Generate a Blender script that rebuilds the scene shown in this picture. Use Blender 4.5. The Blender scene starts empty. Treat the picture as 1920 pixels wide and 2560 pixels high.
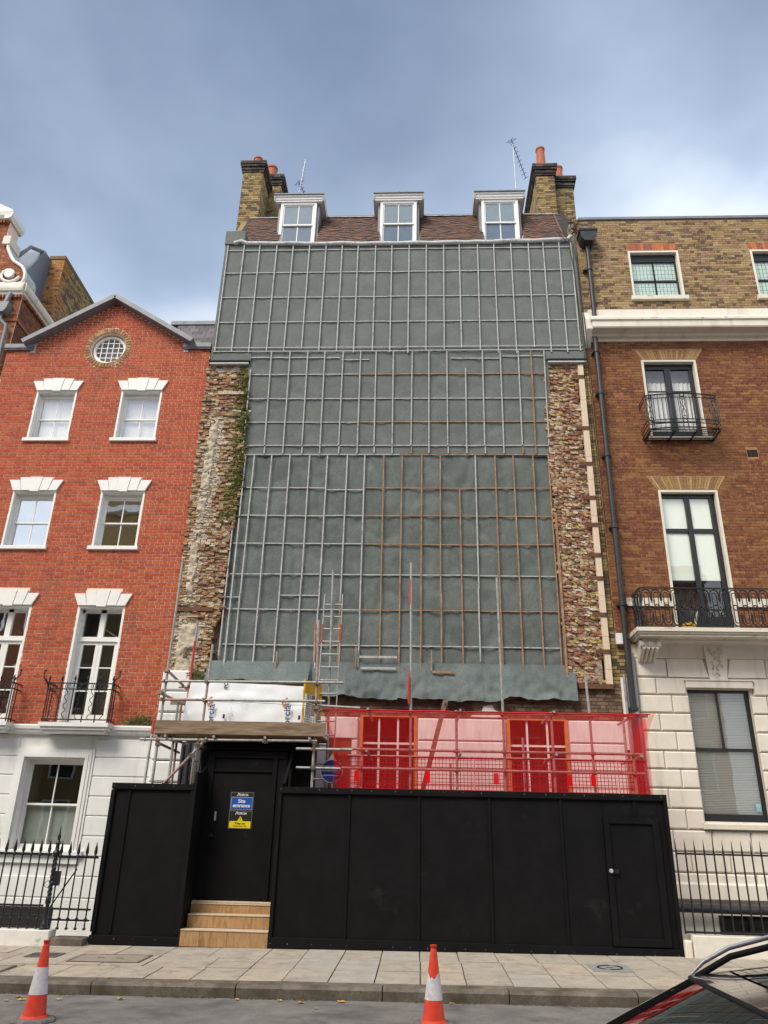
import bpy, bmesh, math, random
from math import sin, cos, pi, radians, sqrt, atan2, exp
from mathutils import Vector, Matrix, Euler, noise

S = bpy.context.scene
C = S.collection
R = random.Random(11)

# ------------------------------------------------------------------ camera
EYE = Vector((0, 0, 1.55))
PITCH, YAW, ROLL = radians(23.36), radians(-2.94), radians(1.41)
fw = Vector((sin(YAW) * cos(PITCH), cos(YAW) * cos(PITCH), sin(PITCH)))
rt = Vector((cos(YAW), -sin(YAW), 0))
up = rt.cross(fw)
rt, up = cos(ROLL) * rt + sin(ROLL) * up, -sin(ROLL) * rt + cos(ROLL) * up
cd = bpy.data.cameras.new('camera')
cam = bpy.data.objects.new('camera', cd)
C.objects.link(cam)
cam.matrix_world = Matrix(((rt.x, up.x, -fw.x, EYE.x), (rt.y, up.y, -fw.y, EYE.y), (rt.z, up.z, -fw.z, EYE.z), (0, 0, 0, 1)))
cd.sensor_fit = 'VERTICAL'
cd.sensor_height = 36
cd.lens = 36 * 1923 / 2560
cd.clip_start = 0.05
cd.clip_end = 3000
S.camera = cam
S.render.resolution_x, S.render.resolution_y = 768, 1024

# ------------------------------------------------------------------ sky and sun
SUN_EL, SUN_AZ = radians(50), radians(216)      # compass style: 0 = +Y, 90 = +X
w = bpy.data.worlds.new('World')
S.world = w
w.use_nodes = True
nt = w.node_tree
nt.nodes.clear()
def wn(t, **k):
    n = nt.nodes.new(t)
    for a, b in k.items(): setattr(n, a, b)
    return n
out = wn('ShaderNodeOutputWorld')
sky = wn('ShaderNodeTexSky', sky_type='NISHITA', sun_disc=False, sun_elevation=SUN_EL, sun_rotation=SUN_AZ, air_density=1.0, dust_density=1.5, ozone_density=1.5)
bg1 = wn('ShaderNodeBackground')
bg1.inputs[1].default_value = 0.08
nt.links.new(sky.outputs[0], bg1.inputs[0])
tc = wn('ShaderNodeTexCoord')
sp = wn('ShaderNodeSeparateXYZ')
nt.links.new(tc.outputs['Generated'], sp.inputs[0])
# project the view direction on a cloud deck so the clouds get smaller to the horizon
zc = wn('ShaderNodeMath', operation='MAXIMUM'); zc.inputs[1].default_value = 0.0
nt.links.new(sp.outputs[2], zc.inputs[0])
za = wn('ShaderNodeMath', operation='ADD'); za.inputs[1].default_value = 0.35
nt.links.new(zc.outputs[0], za.inputs[0])
dx = wn('ShaderNodeMath', operation='DIVIDE'); dy = wn('ShaderNodeMath', operation='DIVIDE')
for d, k in ((dx, 0), (dy, 1)):
    nt.links.new(sp.outputs[k], d.inputs[0]); nt.links.new(za.outputs[0], d.inputs[1])
cb = wn('ShaderNodeCombineXYZ')
nt.links.new(dx.outputs[0], cb.inputs[0]); nt.links.new(dy.outputs[0], cb.inputs[1])
cb.inputs[2].default_value = 3.7
n1 = wn('ShaderNodeTexNoise'); n1.inputs['Scale'].default_value = 1.25; n1.inputs['Detail'].default_value = 5; n1.inputs['Roughness'].default_value = 0.52; n1.inputs['Distortion'].default_value = 0.5
nt.links.new(cb.outputs[0], n1.inputs['Vector'])
n2 = wn('ShaderNodeTexNoise'); n2.inputs['Scale'].default_value = 1.5; n2.inputs['Detail'].default_value = 6; n2.inputs['Roughness'].default_value = 0.48
cb2 = wn('ShaderNodeVectorMath', operation='ADD'); cb2.inputs[1].default_value = (2.8, 5.5, 1.1)
nt.links.new(cb.outputs[0], cb2.inputs[0]); nt.links.new(cb2.outputs[0], n2.inputs['Vector'])
r1 = wn('ShaderNodeValToRGB')          # cloud cover
r1.color_ramp.elements[0].position = 0.30; r1.color_ramp.elements[0].color = (0.45, 0.45, 0.45, 1)
r1.color_ramp.elements[1].position = 0.55; r1.color_ramp.elements[1].color = (1, 1, 1, 1)
nt.links.new(n1.outputs[0], r1.inputs[0])
r2 = wn('ShaderNodeValToRGB')          # cloud tone: grey base to lit top
r2.color_ramp.elements[0].position = 0.30; r2.color_ramp.elements[0].color = (0.125, 0.165, 0.245, 1)
r2.color_ramp.elements[1].position = 0.80; r2.color_ramp.elements[1].color = (0.84, 0.87, 0.90, 1)
e2 = r2.color_ramp.elements.new(.58); e2.color = (0.33, 0.40, 0.51, 1)
# the deck looks thinner and paler towards the horizon, all the way round
hz = wn('ShaderNodeMapRange'); hz.inputs['From Min'].default_value = 0.45; hz.inputs['From Max'].default_value = 0.85; hz.inputs['To Min'].default_value = 0.27; hz.inputs['To Max'].default_value = -0.10
nt.links.new(sp.outputs[2], hz.inputs[0])
ah = wn('ShaderNodeMath', operation='ADD'); nt.links.new(n2.outputs[0], ah.inputs[0]); nt.links.new(hz.outputs[0], ah.inputs[1])
nt.links.new(ah.outputs[0], r2.inputs[0])
bg2 = wn('ShaderNodeBackground')
bg2.inputs[1].default_value = 1.0
nt.links.new(r2.outputs[0], bg2.inputs[0])
mx = wn('ShaderNodeMixShader')
nt.links.new(r1.outputs[0], mx.inputs[0]); nt.links.new(bg1.outputs[0], mx.inputs[1]); nt.links.new(bg2.outputs[0], mx.inputs[2])
nt.links.new(mx.outputs[0], out.inputs[0])

sl = bpy.data.lights.new('sun', 'SUN')
sl.energy = 2.3
sl.angle = radians(28)
sl.color = (1.0, 0.90, 0.76)
so = bpy.data.objects.new('sun', sl)
C.objects.link(so)
to_sun = Vector((sin(SUN_AZ) * cos(SUN_EL), cos(SUN_AZ) * cos(SUN_EL), sin(SUN_EL)))
so.rotation_euler = to_sun.to_track_quat('Z', 'Y').to_euler()
so.location = to_sun * 60

S.view_settings.view_transform = 'Standard'
S.view_settings.look = 'None'
S.view_settings.gamma = 1
S.view_settings.exposure = 0.85

# ------------------------------------------------------------------ helpers
class B:
    def __init__(s): s.v = []; s.f = []
    def add(s, vs, fs):
        n = len(s.v); s.v += [tuple(p) for p in vs]; s.f += [tuple(i + n for i in f) for f in fs]; return s
    def box(s, x0, x1, y0, y1, z0, z1):
        return s.add([(x0,y0,z0),(x1,y0,z0),(x1,y1,z0),(x0,y1,z0),(x0,y0,z1),(x1,y0,z1),(x1,y1,z1),(x0,y1,z1)],
                     [(0,3,2,1),(4,5,6,7),(0,1,5,4),(1,2,6,5),(2,3,7,6),(3,0,4,7)])
    def bbox(s, x0, x1, y0, y1, z0, z1, b=.004):
        # box with its front (low y) edges bevelled
        return s.add([(x0+b,y0,z0+b),(x1-b,y0,z0+b),(x1-b,y0,z1-b),(x0+b,y0,z1-b),(x0,y0+b,z0),(x1,y0+b,z0),(x1,y0+b,z1),(x0,y0+b,z1),(x0,y1,z0),(x1,y1,z0),(x1,y1,z1),(x0,y1,z1)],
                     [(0,1,2,3),(0,4,5,1),(1,5,6,2),(2,6,7,3),(3,7,4,0),(4,8,9,5),(5,9,10,6),(6,10,11,7),(7,11,8,4),(8,11,10,9)])
    def beam(s, p, q, wx, wy, upv=(0, 0, 1)):
        p, q = Vector(p), Vector(q); d = (q - p).normalized(); u = Vector(upv)
        if abs(d.dot(u)) > .98: u = Vector((0, 1, 0))
        a = d.cross(u).normalized(); b = a.cross(d)
        vs = [c + a * i * wx / 2 + b * j * wy / 2 for c in (p, q) for i, j in ((-1,-1),(1,-1),(1,1),(-1,1))]
        return s.add(vs, [(0,1,2,3),(7,6,5,4),(0,4,5,1),(1,5,6,2),(2,6,7,3),(3,7,4,0)])
    def tube(s, p, q, r, n=10, r2=None, cap=True):
        p, q = Vector(p), Vector(q); d = (q - p).normalized()
        u = Vector((0, 0, 1)) if abs(d.z) < .95 else Vector((1, 0, 0))
        a = d.cross(u).normalized(); b = a.cross(d); r2 = r if r2 is None else r2
        vs = [p + (a * cos(2*pi*i/n) + b * sin(2*pi*i/n)) * r for i in range(n)] + [q + (a * cos(2*pi*i/n) + b * sin(2*pi*i/n)) * r2 for i in range(n)]
        fs = [(i, i + n, (i + 1) % n + n, (i + 1) % n) for i in range(n)]
        if cap: fs += [tuple(range(n)), tuple(range(2*n - 1, n - 1, -1))]
        return s.add(vs, fs)
    def path(s, pts, r, n=6, closed=False):
        pts = [Vector(p) for p in pts]; m = len(pts); vs = []; prev = None
        for i, p in enumerate(pts):
            if closed: d = pts[(i + 1) % m] - pts[i - 1]
            else: d = pts[min(i + 1, m - 1)] - pts[max(i - 1, 0)]
            d.normalize()
            if prev is None:
                u = Vector((0, 0, 1)) if abs(d.z) < .9 else Vector((0, 1, 0))
                a = d.cross(u).normalized()
            else:
                a = (prev - d * prev.dot(d)).normalized()
            prev = a; b = a.cross(d)
            rr = r(i / (m - 1)) if callable(r) else r
            vs += [p + (a * cos(2*pi*k/n) + b * sin(2*pi*k/n)) * rr for k in range(n)]
        fs = []
        for i in range(m if closed else m - 1):
            j = (i + 1) % m
            fs += [(i*n + k, j*n + k, j*n + (k + 1) % n, i*n + (k + 1) % n) for k in range(n)]
        if not closed: fs += [tuple(range(n)), tuple(range(m*n - 1, (m - 1)*n - 1, -1))]
        return s.add(vs, fs)
    def lathe(s, prof, c=(0, 0, 0), n=14):
        cx, cy, cz = c; m = len(prof)
        vs = [(cx + r * cos(2*pi*k/n), cy + r * sin(2*pi*k/n), cz + z) for r, z in prof for k in range(n)]
        fs = [(i*n + k, i*n + (k + 1) % n, (i + 1)*n + (k + 1) % n, (i + 1)*n + k) for i in range(m - 1) for k in range(n)]
        fs += [tuple(range(n - 1, -1, -1)), tuple(range((m - 1)*n, m*n))]
        return s.add(vs, fs)
    def prism(s, pts, y0, y1):
        # polygon in x,z extruded along y
        n = len(pts)
        vs = [(x, y0, z) for x, z in pts] + [(x, y1, z) for x, z in pts]
        return s.add(vs, [tuple(range(n)), tuple(range(2*n - 1, n - 1, -1))] + [(i, i + n, (i + 1) % n + n, (i + 1) % n) for i in range(n)])
    def prismx(s, pts, x0, x1):
        # polygon in y,z extruded along x
        n = len(pts)
        vs = [(x0, y, z) for y, z in pts] + [(x1, y, z) for y, z in pts]
        return s.add(vs, [tuple(range(n)), tuple(range(2*n - 1, n - 1, -1))] + [(i, i + n, (i + 1) % n + n, (i + 1) % n) for i in range(n)])
    def grid(s, fn, nu, nv):
        vs = [fn(i / nu, j / nv) for j in range(nv + 1) for i in range(nu + 1)]
        return s.add(vs, [(j*(nu+1)+i, j*(nu+1)+i+1, (j+1)*(nu+1)+i+1, (j+1)*(nu+1)+i) for j in range(nv) for i in range(nu)])
    def xf(s, M):
        s.v = [tuple(M @ Vector(p)) for p in s.v]; return s
    def mesh(s, name, mat, smooth=None):
        me = bpy.data.meshes.new(name); me.from_pydata(s.v, [], s.f)
        bm = bmesh.new(); bm.from_mesh(me); bmesh.ops.recalc_face_normals(bm, faces=bm.faces); bm.to_mesh(me); bm.free()
        if mat: me.materials.append(mat)
        if smooth is not None:
            for p in me.polygons: p.use_smooth = True
            me.set_sharp_from_angle(angle=radians(smooth))
        return me

WL = {}
def o(name, geo, mat=None, parent=None, loc=(0, 0, 0), rot=None, scale=None, smooth=None, label=None, kind=None):
    me = geo.mesh(name, mat, smooth) if isinstance(geo, B) else geo
    ob = bpy.data.objects.new(name, me); C.objects.link(ob)
    L = Vector(loc)
    if parent is not None:
        ob.parent = parent; ob.location = L - WL[parent.name]
    else:
        ob.location = L
    WL[ob.name] = L
    if rot is not None: ob.rotation_euler = rot
    if scale is not None: ob.scale = scale
    if label: ob['label'] = label
    if kind: ob['kind'] = kind
    return ob
def thing(name, label, cat, loc=(0, 0, 0), group=None):
    e = bpy.data.objects.new(name, None); C.objects.link(e); e.location = loc; e.empty_display_size = .3
    WL[e.name] = Vector(loc)
    e['label'] = label; e['category'] = cat
    if group: e['group'] = group
    return e
def tag(ob, label, cat, group=None):
    ob['label'] = label; ob['category'] = cat
    if group: ob['group'] = group
    return ob
def struct(ob):
    ob['kind'] = 'structure'; return ob
def inframe(p):
    d = Vector(p) - EYE; z = d.dot(fw)
    if z <= 0: return False
    return abs(d.dot(rt) / z) < .505 and abs(d.dot(up) / z) < .672

# ------------------------------------------------------------------ materials
def ramp(ntr, cols, interp='LINEAR', pos=None):
    r = ntr.nodes.new('ShaderNodeValToRGB'); cr = r.color_ramp; cr.interpolation = interp
    while len(cr.elements) < len(cols): cr.elements.new(.5)
    for i, c in enumerate(cols):
        cr.elements[i].position = pos[i] if pos else (i / len(cols) if interp == 'CONSTANT' else i / max(1, len(cols) - 1))
        cr.elements[i].color = (c[0], c[1], c[2], 1)
    return r
def mixc(ntr, fac, a, b, mode='MIX'):
    m = ntr.nodes.new('ShaderNodeMix'); m.data_type = 'RGBA'; m.blend_type = mode
    for k, v in ((0, fac), (6, a), (7, b)):
        if hasattr(v, 'is_linked') or hasattr(v, 'links'): ntr.links.new(v, m.inputs[k])
        elif isinstance(v, (int, float)): m.inputs[k].default_value = v
        else: m.inputs[k].default_value = (v[0], v[1], v[2], 1)
    return m.outputs[2]
def noise_n(ntr, pos, scale, detail=4, rough=.55, stretch=None):
    n = ntr.nodes.new('ShaderNodeTexNoise'); n.inputs['Scale'].default_value = scale; n.inputs['Detail'].default_value = detail; n.inputs['Roughness'].default_value = rough
    if stretch:
        mp = ntr.nodes.new('ShaderNodeVectorMath'); mp.operation = 'MULTIPLY'; mp.inputs[1].default_value = stretch
        ntr.links.new(pos, mp.inputs[0]); pos = mp.outputs[0]
    ntr.links.new(pos, n.inputs['Vector'])
    return n.outputs[0]
MATS = {}
def mat(name, cols, rough=.85, palette=False, nscale=3, namt=.25, fine=0, fscale=120, bump=0, bscale=60, bdist=.01, metal=0, spec=.4, dirt=None, dscale=.6, dpos=(.5, .72), dstretch=None, stretch=None, coat=0, rvar=0):
    """cols: one colour, or a list. palette=True picks a colour per piece, else a noise ramp mixes them."""
    m = bpy.data.materials.new(name); m.use_nodes = True; t = m.node_tree
    bs = t.nodes['Principled BSDF']
    geo = t.nodes.new('ShaderNodeNewGeometry'); pos = geo.outputs['Position']
    if not isinstance(cols[0], (tuple, list)): cols = [cols]
    if palette:
        oi = t.nodes.new('ShaderNodeObjectInfo')
        a = t.nodes.new('ShaderNodeMath'); a.operation = 'ADD'
        t.links.new(geo.outputs['Random Per Island'], a.inputs[0]); t.links.new(oi.outputs['Random'], a.inputs[1])
        fr = t.nodes.new('ShaderNodeMath'); fr.operation = 'FRACT'; t.links.new(a.outputs[0], fr.inputs[0])
        r = ramp(t, cols, 'CONSTANT'); t.links.new(fr.outputs[0], r.inputs[0]); col = r.outputs[0]
    elif len(cols) > 1:
        r = ramp(t, cols, pos=[.3 + .4 * i / (len(cols) - 1) for i in range(len(cols))])
        t.links.new(noise_n(t, pos, nscale, 5, .6, stretch), r.inputs[0]); col = r.outputs[0]
    else:
        r = t.nodes.new('ShaderNodeRGB'); r.outputs[0].default_value = (*cols[0], 1); col = r.outputs[0]
    if namt:
        r = ramp(t, [(1 - namt,) * 3, (1 + namt,) * 3], pos=[.3, .7]); t.links.new(noise_n(t, pos, nscale * 2.3, 6, .65, stretch), r.inputs[0])
        col = mixc(t, 1.0, col, r.outputs[0], 'MULTIPLY')
    if fine:
        r = ramp(t, [(1 - fine,) * 3, (1 + fine,) * 3], pos=[.35, .65]); t.links.new(noise_n(t, pos, fscale, 2, .5), r.inputs[0])
        col = mixc(t, 1.0, col, r.outputs[0], 'MULTIPLY')
    if dirt:
        r = ramp(t, [(0, 0, 0), (1, 1, 1)], pos=list(dpos)); t.links.new(noise_n(t, pos, dscale, 6, .62, dstretch), r.inputs[0])
        col = mixc(t, r.outputs[0], col, dirt)
    t.links.new(col, bs.inputs['Base Color'])
    bs.inputs['Roughness'].default_value = rough
    bs.inputs['Metallic'].default_value = metal
    bs.inputs['Specular IOR Level'].default_value = spec
    if coat: bs.inputs['Coat Weight'].default_value = coat; bs.inputs['Coat Roughness'].default_value = .03
    if rvar:
        mr = t.nodes.new('ShaderNodeMapRange'); mr.inputs['To Min'].default_value = max(0.02, rough - rvar); mr.inputs['To Max'].default_value = min(1, rough + rvar)
        t.links.new(noise_n(t, pos, nscale * 1.7, 5, .6), mr.inputs[0]); t.links.new(mr.outputs[0], bs.inputs['Roughness'])
    if bump:
        bn = t.nodes.new('ShaderNodeBump'); bn.inputs['Strength'].default_value = bump; bn.inputs['Distance'].default_value = bdist
        t.links.new(noise_n(t, pos, bscale, 5, .65), bn.inputs['Height']); t.links.new(bn.outputs[0], bs.inputs['Normal'])
    MATS[name] = m
    return m
def glass(name, tint, refl, rough=.0, wave=0.0):
    """coated window glass: a mirror share over a see-through tint"""
    m = bpy.data.materials.new(name); m.use_nodes = True; t = m.node_tree; t.nodes.clear()
    ou = t.nodes.new('ShaderNodeOutputMaterial'); tr = t.nodes.new('ShaderNodeBsdfTransparent'); tr.inputs[0].default_value = (*tint, 1)
    gl = t.nodes.new('ShaderNodeBsdfGlossy'); gl.inputs['Roughness'].default_value = rough; gl.inputs['Color'].default_value = (.95, .97, 1, 1)
    lw = t.nodes.new('ShaderNodeLayerWeight'); lw.inputs[0].default_value = .5
    fr = t.nodes.new('ShaderNodeMath'); fr.operation = 'POWER'; fr.inputs[1].default_value = 5; t.links.new(lw.outputs['Facing'], fr.inputs[0])
    mr = t.nodes.new('ShaderNodeMapRange'); mr.inputs['To Min'].default_value = refl; mr.inputs['To Max'].default_value = 1
    t.links.new(fr.outputs[0], mr.inputs[0])
    mxs = t.nodes.new('ShaderNodeMixShader'); t.links.new(mr.outputs[0], mxs.inputs[0]); t.links.new(tr.outputs[0], mxs.inputs[1]); t.links.new(gl.outputs[0], mxs.inputs[2])
    if wave:
        geo = t.nodes.new('ShaderNodeNewGeometry'); bn = t.nodes.new('ShaderNodeBump'); bn.inputs['Strength'].default_value = wave; bn.inputs['Distance'].default_value = .02
        t.links.new(noise_n(t, geo.outputs['Position'], 2.2, 1, .4), bn.inputs['Height']); t.links.new(bn.outputs[0], gl.inputs['Normal'])
    t.links.new(mxs.outputs[0], ou.inputs[0]); MATS[name] = m
    return m

M_red = mat('red_brick', [(.40,.078,.030),(.43,.09,.034),(.375,.07,.027),(.44,.10,.038),(.41,.083,.031),(.345,.062,.027),(.43,.105,.040)], palette=True, nscale=9, namt=.22, bump=.5, bscale=90, dirt=(.17,.055,.035), dscale=.9, dpos=(.55,.85), dstretch=(1.6, 1.6, .6))
M_redmortar = mat('pale_pointing', (.76,.60,.50), nscale=6, namt=.12)
M_stock = mat('yellow_stock_brick', [(.27,.19,.08),(.33,.235,.11),(.20,.13,.065),(.10,.066,.043),(.30,.20,.09),(.27,.15,.095),(.36,.26,.13),(.23,.155,.07),(.13,.088,.052),(.30,.18,.12)], palette=True, nscale=8, namt=.3, bump=.6, bscale=80)
M_stockmortar = mat('buff_mortar', [(.46,.37,.24),(.55,.45,.31)], nscale=5, namt=.15)
M_brown = mat('brown_brick', [(.17,.058,.027),(.205,.072,.031),(.14,.045,.025),(.25,.112,.044),(.18,.063,.029),(.155,.048,.026),(.22,.086,.035)], palette=True, nscale=6, namt=.45, bump=.7, bscale=70, dirt=(.235,.115,.04), dscale=.8, dpos=(.45,.80))
M_brownmortar = mat('brown_mortar', [(.26,.14,.065),(.40,.25,.12)], nscale=2.5, namt=.25)
M_arch = mat('orange_arch_brick', [(.42,.13,.05),(.46,.16,.06),(.36,.10,.05),(.26,.09,.06)], palette=True, nscale=8, namt=.2, bump=.4)
M_archy = mat('buff_arch_brick', [(.36,.22,.09),(.30,.17,.075),(.40,.26,.12),(.26,.14,.07)], palette=True, nscale=8, namt=.25, bump=.4)
M_chim = mat('sooty_stock_brick', [(.27,.19,.075),(.32,.23,.10),(.17,.12,.055),(.09,.066,.043),(.36,.26,.11),(.22,.155,.07)], palette=True, nscale=7, namt=.3, bump=.6, dirt=(.05,.042,.036), dscale=.8, dpos=(.55,.75))
M_chimmortar = mat('sooty_mortar', [(.20,.165,.11),(.30,.25,.17)], nscale=3, namt=.25)
M_black_brick = mat('blackened_brick', [(.04,.036,.033),(.065,.055,.046),(.10,.085,.065),(.03,.028,.028)], palette=True, nscale=6, namt=.3, bump=.5)
M_rubble = mat('rubble_brick', [(.30,.19,.11),(.36,.25,.15),(.22,.12,.075),(.42,.33,.21),(.26,.16,.09),(.17,.10,.065),(.38,.24,.10),(.31,.15,.085),(.46,.40,.31)], palette=True, nscale=12, namt=.35, bump=.9, bscale=40, bdist=.02)
M_rubble2 = mat('rubble_brick_pink', [(.40,.24,.16),(.33,.15,.09),(.47,.37,.22),(.26,.12,.075),(.50,.44,.34),(.42,.31,.11),(.36,.20,.13),(.20,.12,.09),(.45,.33,.22)], palette=True, nscale=12, namt=.35, bump=.9, bscale=40, bdist=.02)
M_lime = mat('lime_plaster', [(.44,.375,.27),(.54,.475,.375),(.34,.265,.165)], nscale=6, namt=.25, bump=.9, bscale=25, bdist=.03)
M_mossy = mat('mossy_brick', [(.17,.15,.05),(.25,.19,.085),(.14,.14,.035),(.22,.16,.075),(.12,.13,.03)], palette=True, nscale=14, namt=.4, bump=.9, bscale=40, bdist=.02)
M_rubmortar = mat('rubble_core', [(.27,.215,.145),(.38,.32,.235)], nscale=7, namt=.4, bump=1, bscale=20, bdist=.04)
M_white = mat('white_paint', (.78,.78,.76), rough=.55, nscale=3, namt=.05)
M_stucco = mat('white_stucco', [(.70,.71,.70),(.76,.77,.76)], rough=.7, nscale=1.2, namt=.05, bump=.15, bscale=70, dirt=(.47,.47,.45), dscale=1.0, dpos=(.54,.85), dstretch=(3.5, 3.5, .55))
M_cream = mat('cream_stucco', [(.66,.62,.53),(.72,.68,.60)], rough=.7, nscale=1.2, namt=.06, bump=.2, bscale=60, dirt=(.42,.37,.28), dscale=1.0, dpos=(.54,.85), dstretch=(3.5, 3.5, .55))
M_creamdirty = mat('weathered_cream_stone', [(.64,.60,.50),(.70,.66,.56)], rough=.75, nscale=2, namt=.08, bump=.3, bscale=40, dirt=(.12,.11,.07), dscale=5, dpos=(.58,.72))
M_lead = mat('lead_sheet', [(.16,.17,.19),(.22,.235,.255)], rough=.55, nscale=3, namt=.15, metal=.2)
M_leadlight = mat('weathered_lead', [(.38,.40,.42),(.52,.54,.55),(.30,.31,.32)], rough=.6, nscale=7, namt=.25, bump=.5, bscale=20)
M_slate = mat('purple_slate', [(.085,.075,.09),(.11,.095,.115),(.07,.065,.08),(.13,.115,.13)], palette=True, nscale=8, namt=.2, rough=.6, bump=.3)
M_tile = mat('clay_roof_tile', [(.105,.060,.045),(.13,.07,.050),(.085,.053,.045),(.17,.075,.046),(.11,.07,.056),(.07,.05,.045),(.12,.064,.047)], palette=True, nscale=9, namt=.3, bump=.6)
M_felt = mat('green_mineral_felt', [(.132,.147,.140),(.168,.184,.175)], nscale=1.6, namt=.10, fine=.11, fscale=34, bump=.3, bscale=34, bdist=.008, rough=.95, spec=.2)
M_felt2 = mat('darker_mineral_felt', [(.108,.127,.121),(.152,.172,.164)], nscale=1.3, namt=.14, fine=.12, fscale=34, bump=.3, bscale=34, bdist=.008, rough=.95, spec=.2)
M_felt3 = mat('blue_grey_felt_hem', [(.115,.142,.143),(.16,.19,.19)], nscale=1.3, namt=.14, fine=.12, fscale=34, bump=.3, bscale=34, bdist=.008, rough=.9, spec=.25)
M_grey_wood = mat('weathered_grey_batten', [(.36,.365,.355),(.46,.46,.445),(.27,.27,.26)], nscale=6, namt=.2, rough=.85)
M_new_wood = mat('orange_brown_batten', [(.38,.235,.125),(.29,.15,.068),(.32,.22,.14),(.38,.27,.17)], nscale=3.5, namt=.25, rough=.85)
M_plank = mat('pale_pine_plank', [(.62,.50,.37),(.68,.57,.44)], nscale=4, namt=.12, rough=.8, stretch=(6, 6, .8))
M_board = mat('weathered_scaffold_board', [(.17,.122,.078),(.24,.18,.12),(.13,.09,.056)], nscale=3, namt=.35, rough=.85, stretch=(.5, 5, 5))
M_ply = mat('varnished_plywood', [(.31,.175,.075),(.38,.23,.105),(.24,.13,.056)], nscale=2.2, namt=.25, rough=.6, stretch=(5, 3, 1.3))
M_plyedge = mat('pale_ply_tread', [(.50,.40,.28),(.58,.48,.36)], nscale=6, namt=.15, rough=.8)
M_black = mat('black_hoarding_paint', [(.0045,.0045,.0055),(.0065,.0065,.0075)], rough=.62, nscale=1.5, namt=.25, spec=.14, bump=.12, bscale=45, dirt=(.030,.031,.033), dscale=1.9, dpos=(.62,.90), rvar=.12)
M_iron = mat('black_ironwork', (.012,.012,.014), rough=.4, nscale=9, namt=.3, spec=.45)
M_ironpipe = mat('black_cast_pipe', [(.018,.02,.023),(.035,.037,.04)], rough=.45, nscale=6, namt=.25, spec=.45)
M_blackpaint = mat('black_gloss_joinery', (.014,.015,.017), rough=.35, nscale=4, namt=.2, spec=.5)
M_steel = mat('galvanised_tube', [(.27,.27,.26),(.36,.36,.345),(.20,.19,.175)], rough=.5, metal=.3, nscale=7, namt=.2)
M_rusty = mat('red_brown_painted_tube', [(.30,.15,.12),(.38,.27,.24),(.26,.09,.07)], rough=.6, metal=.15, nscale=5, namt=.3)
M_redtube = mat('red_painted_tube', [(.45,.03,.025),(.52,.045,.035)], rough=.5, nscale=5, namt=.2)
M_coupler = mat('rusty_coupler', [(.16,.12,.09),(.24,.18,.14),(.12,.07,.045)], rough=.6, metal=.4, nscale=20, namt=.3)
M_alu = mat('aluminium', (.42,.43,.44), rough=.4, metal=.5, namt=.1)
M_rust = mat('rusty_steel_strap', [(.10,.045,.022),(.15,.07,.035)], rough=.8, nscale=15, namt=.3)
M_yellow = mat('yellow_gate_paint', (.62,.36,.02), rough=.45, nscale=5, namt=.12)
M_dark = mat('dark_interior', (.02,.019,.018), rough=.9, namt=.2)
M_mid = mat('dim_interior', [(.12,.113,.10),(.17,.16,.145)], rough=.9, nscale=1.2, namt=.2)
M_blind = mat('cream_roller_blind', (.78,.82,.74), rough=.8, namt=.03)
M_curtain = mat('pale_curtain', [(.62,.60,.60),(.70,.67,.66)], rough=.8, namt=.05, nscale=2, stretch=(5, 1, .3))
M_slat = mat('white_blind_slat', (.78,.78,.74), rough=.6, namt=.03)
M_pot = mat('terracotta_pot', [(.40,.13,.065),(.34,.105,.055)], rough=.8, nscale=6, namt=.2, dirt=(.14,.10,.08), dscale=3, dpos=(.6,.8))
M_slab = mat('york_stone_slab', [(.40,.35,.285),(.43,.375,.30),(.37,.33,.27),(.42,.36,.285),(.385,.345,.29)], palette=True, nscale=2.2, namt=.14, fine=.12, fscale=60, bump=.25, bscale=40, dirt=(.22,.195,.165), dscale=3.2, dpos=(.50,.78))
M_slabgrey = mat('blue_grey_slab', [(.35,.335,.29),(.385,.37,.32)], nscale=2, namt=.15, fine=.12, fscale=60, bump=.25, bscale=40)
M_joint = mat('dark_joint', [(.05,.048,.038),(.09,.085,.065)], nscale=6, namt=.3)
M_kerb = mat('granite_kerb', [(.14,.122,.098),(.19,.168,.138)], nscale=4, namt=.2, fine=.25, fscale=80, bump=.4, bscale=50, dirt=(.085,.07,.05), dscale=2.5, dpos=(.42,.66))
M_asphalt = mat('worn_asphalt', [(.165,.155,.147),(.20,.19,.18),(.14,.132,.126)], nscale=1.1, namt=.18, fine=.35, fscale=130, bump=.5, bscale=150, bdist=.006, dirt=(.085,.08,.077), dscale=1.3, dpos=(.52,.72))
M_concrete = mat('area_concrete', [(.14,.135,.125),(.19,.18,.17)], nscale=3, namt=.2)
M_cone = mat('orange_cone_plastic', [(.62,.045,.02),(.68,.06,.028)], rough=.55, nscale=7, namt=.15, dirt=(.30,.06,.04), dscale=9, dpos=(.60,.74))
M_conewhite = mat('white_cone_sleeve', [(.54,.52,.55),(.64,.62,.65)], rough=.55, nscale=10, namt=.12, dirt=(.36,.34,.34), dscale=8, dpos=(.56,.74))
M_rubber = mat('grey_rubber_base', [(.13,.13,.125),(.19,.185,.175)], rough=.85, nscale=9, namt=.25)
M_carpaint = mat('black_car_paint', (.008,.008,.01), rough=.18, namt=0, spec=.6, coat=1)
M_chrome = mat('satin_chrome', (.80,.81,.83), rough=.38, metal=.75, namt=0)
M_tyre = mat('tyre_rubber', (.02,.02,.02), rough=.8, namt=.2)
M_wrap = mat('white_site_wrap', [(.70,.74,.78),(.77,.80,.83)], rough=.35, nscale=1.5, namt=.05, dirt=(.5,.5,.48), dscale=2.5, dpos=(.66,.85))
M_blueprint = mat('navy_print', (.035,.075,.17), rough=.5, namt=0)
M_orangeprint = mat('orange_print', (.62,.20,.08), rough=.5, namt=0)
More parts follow.
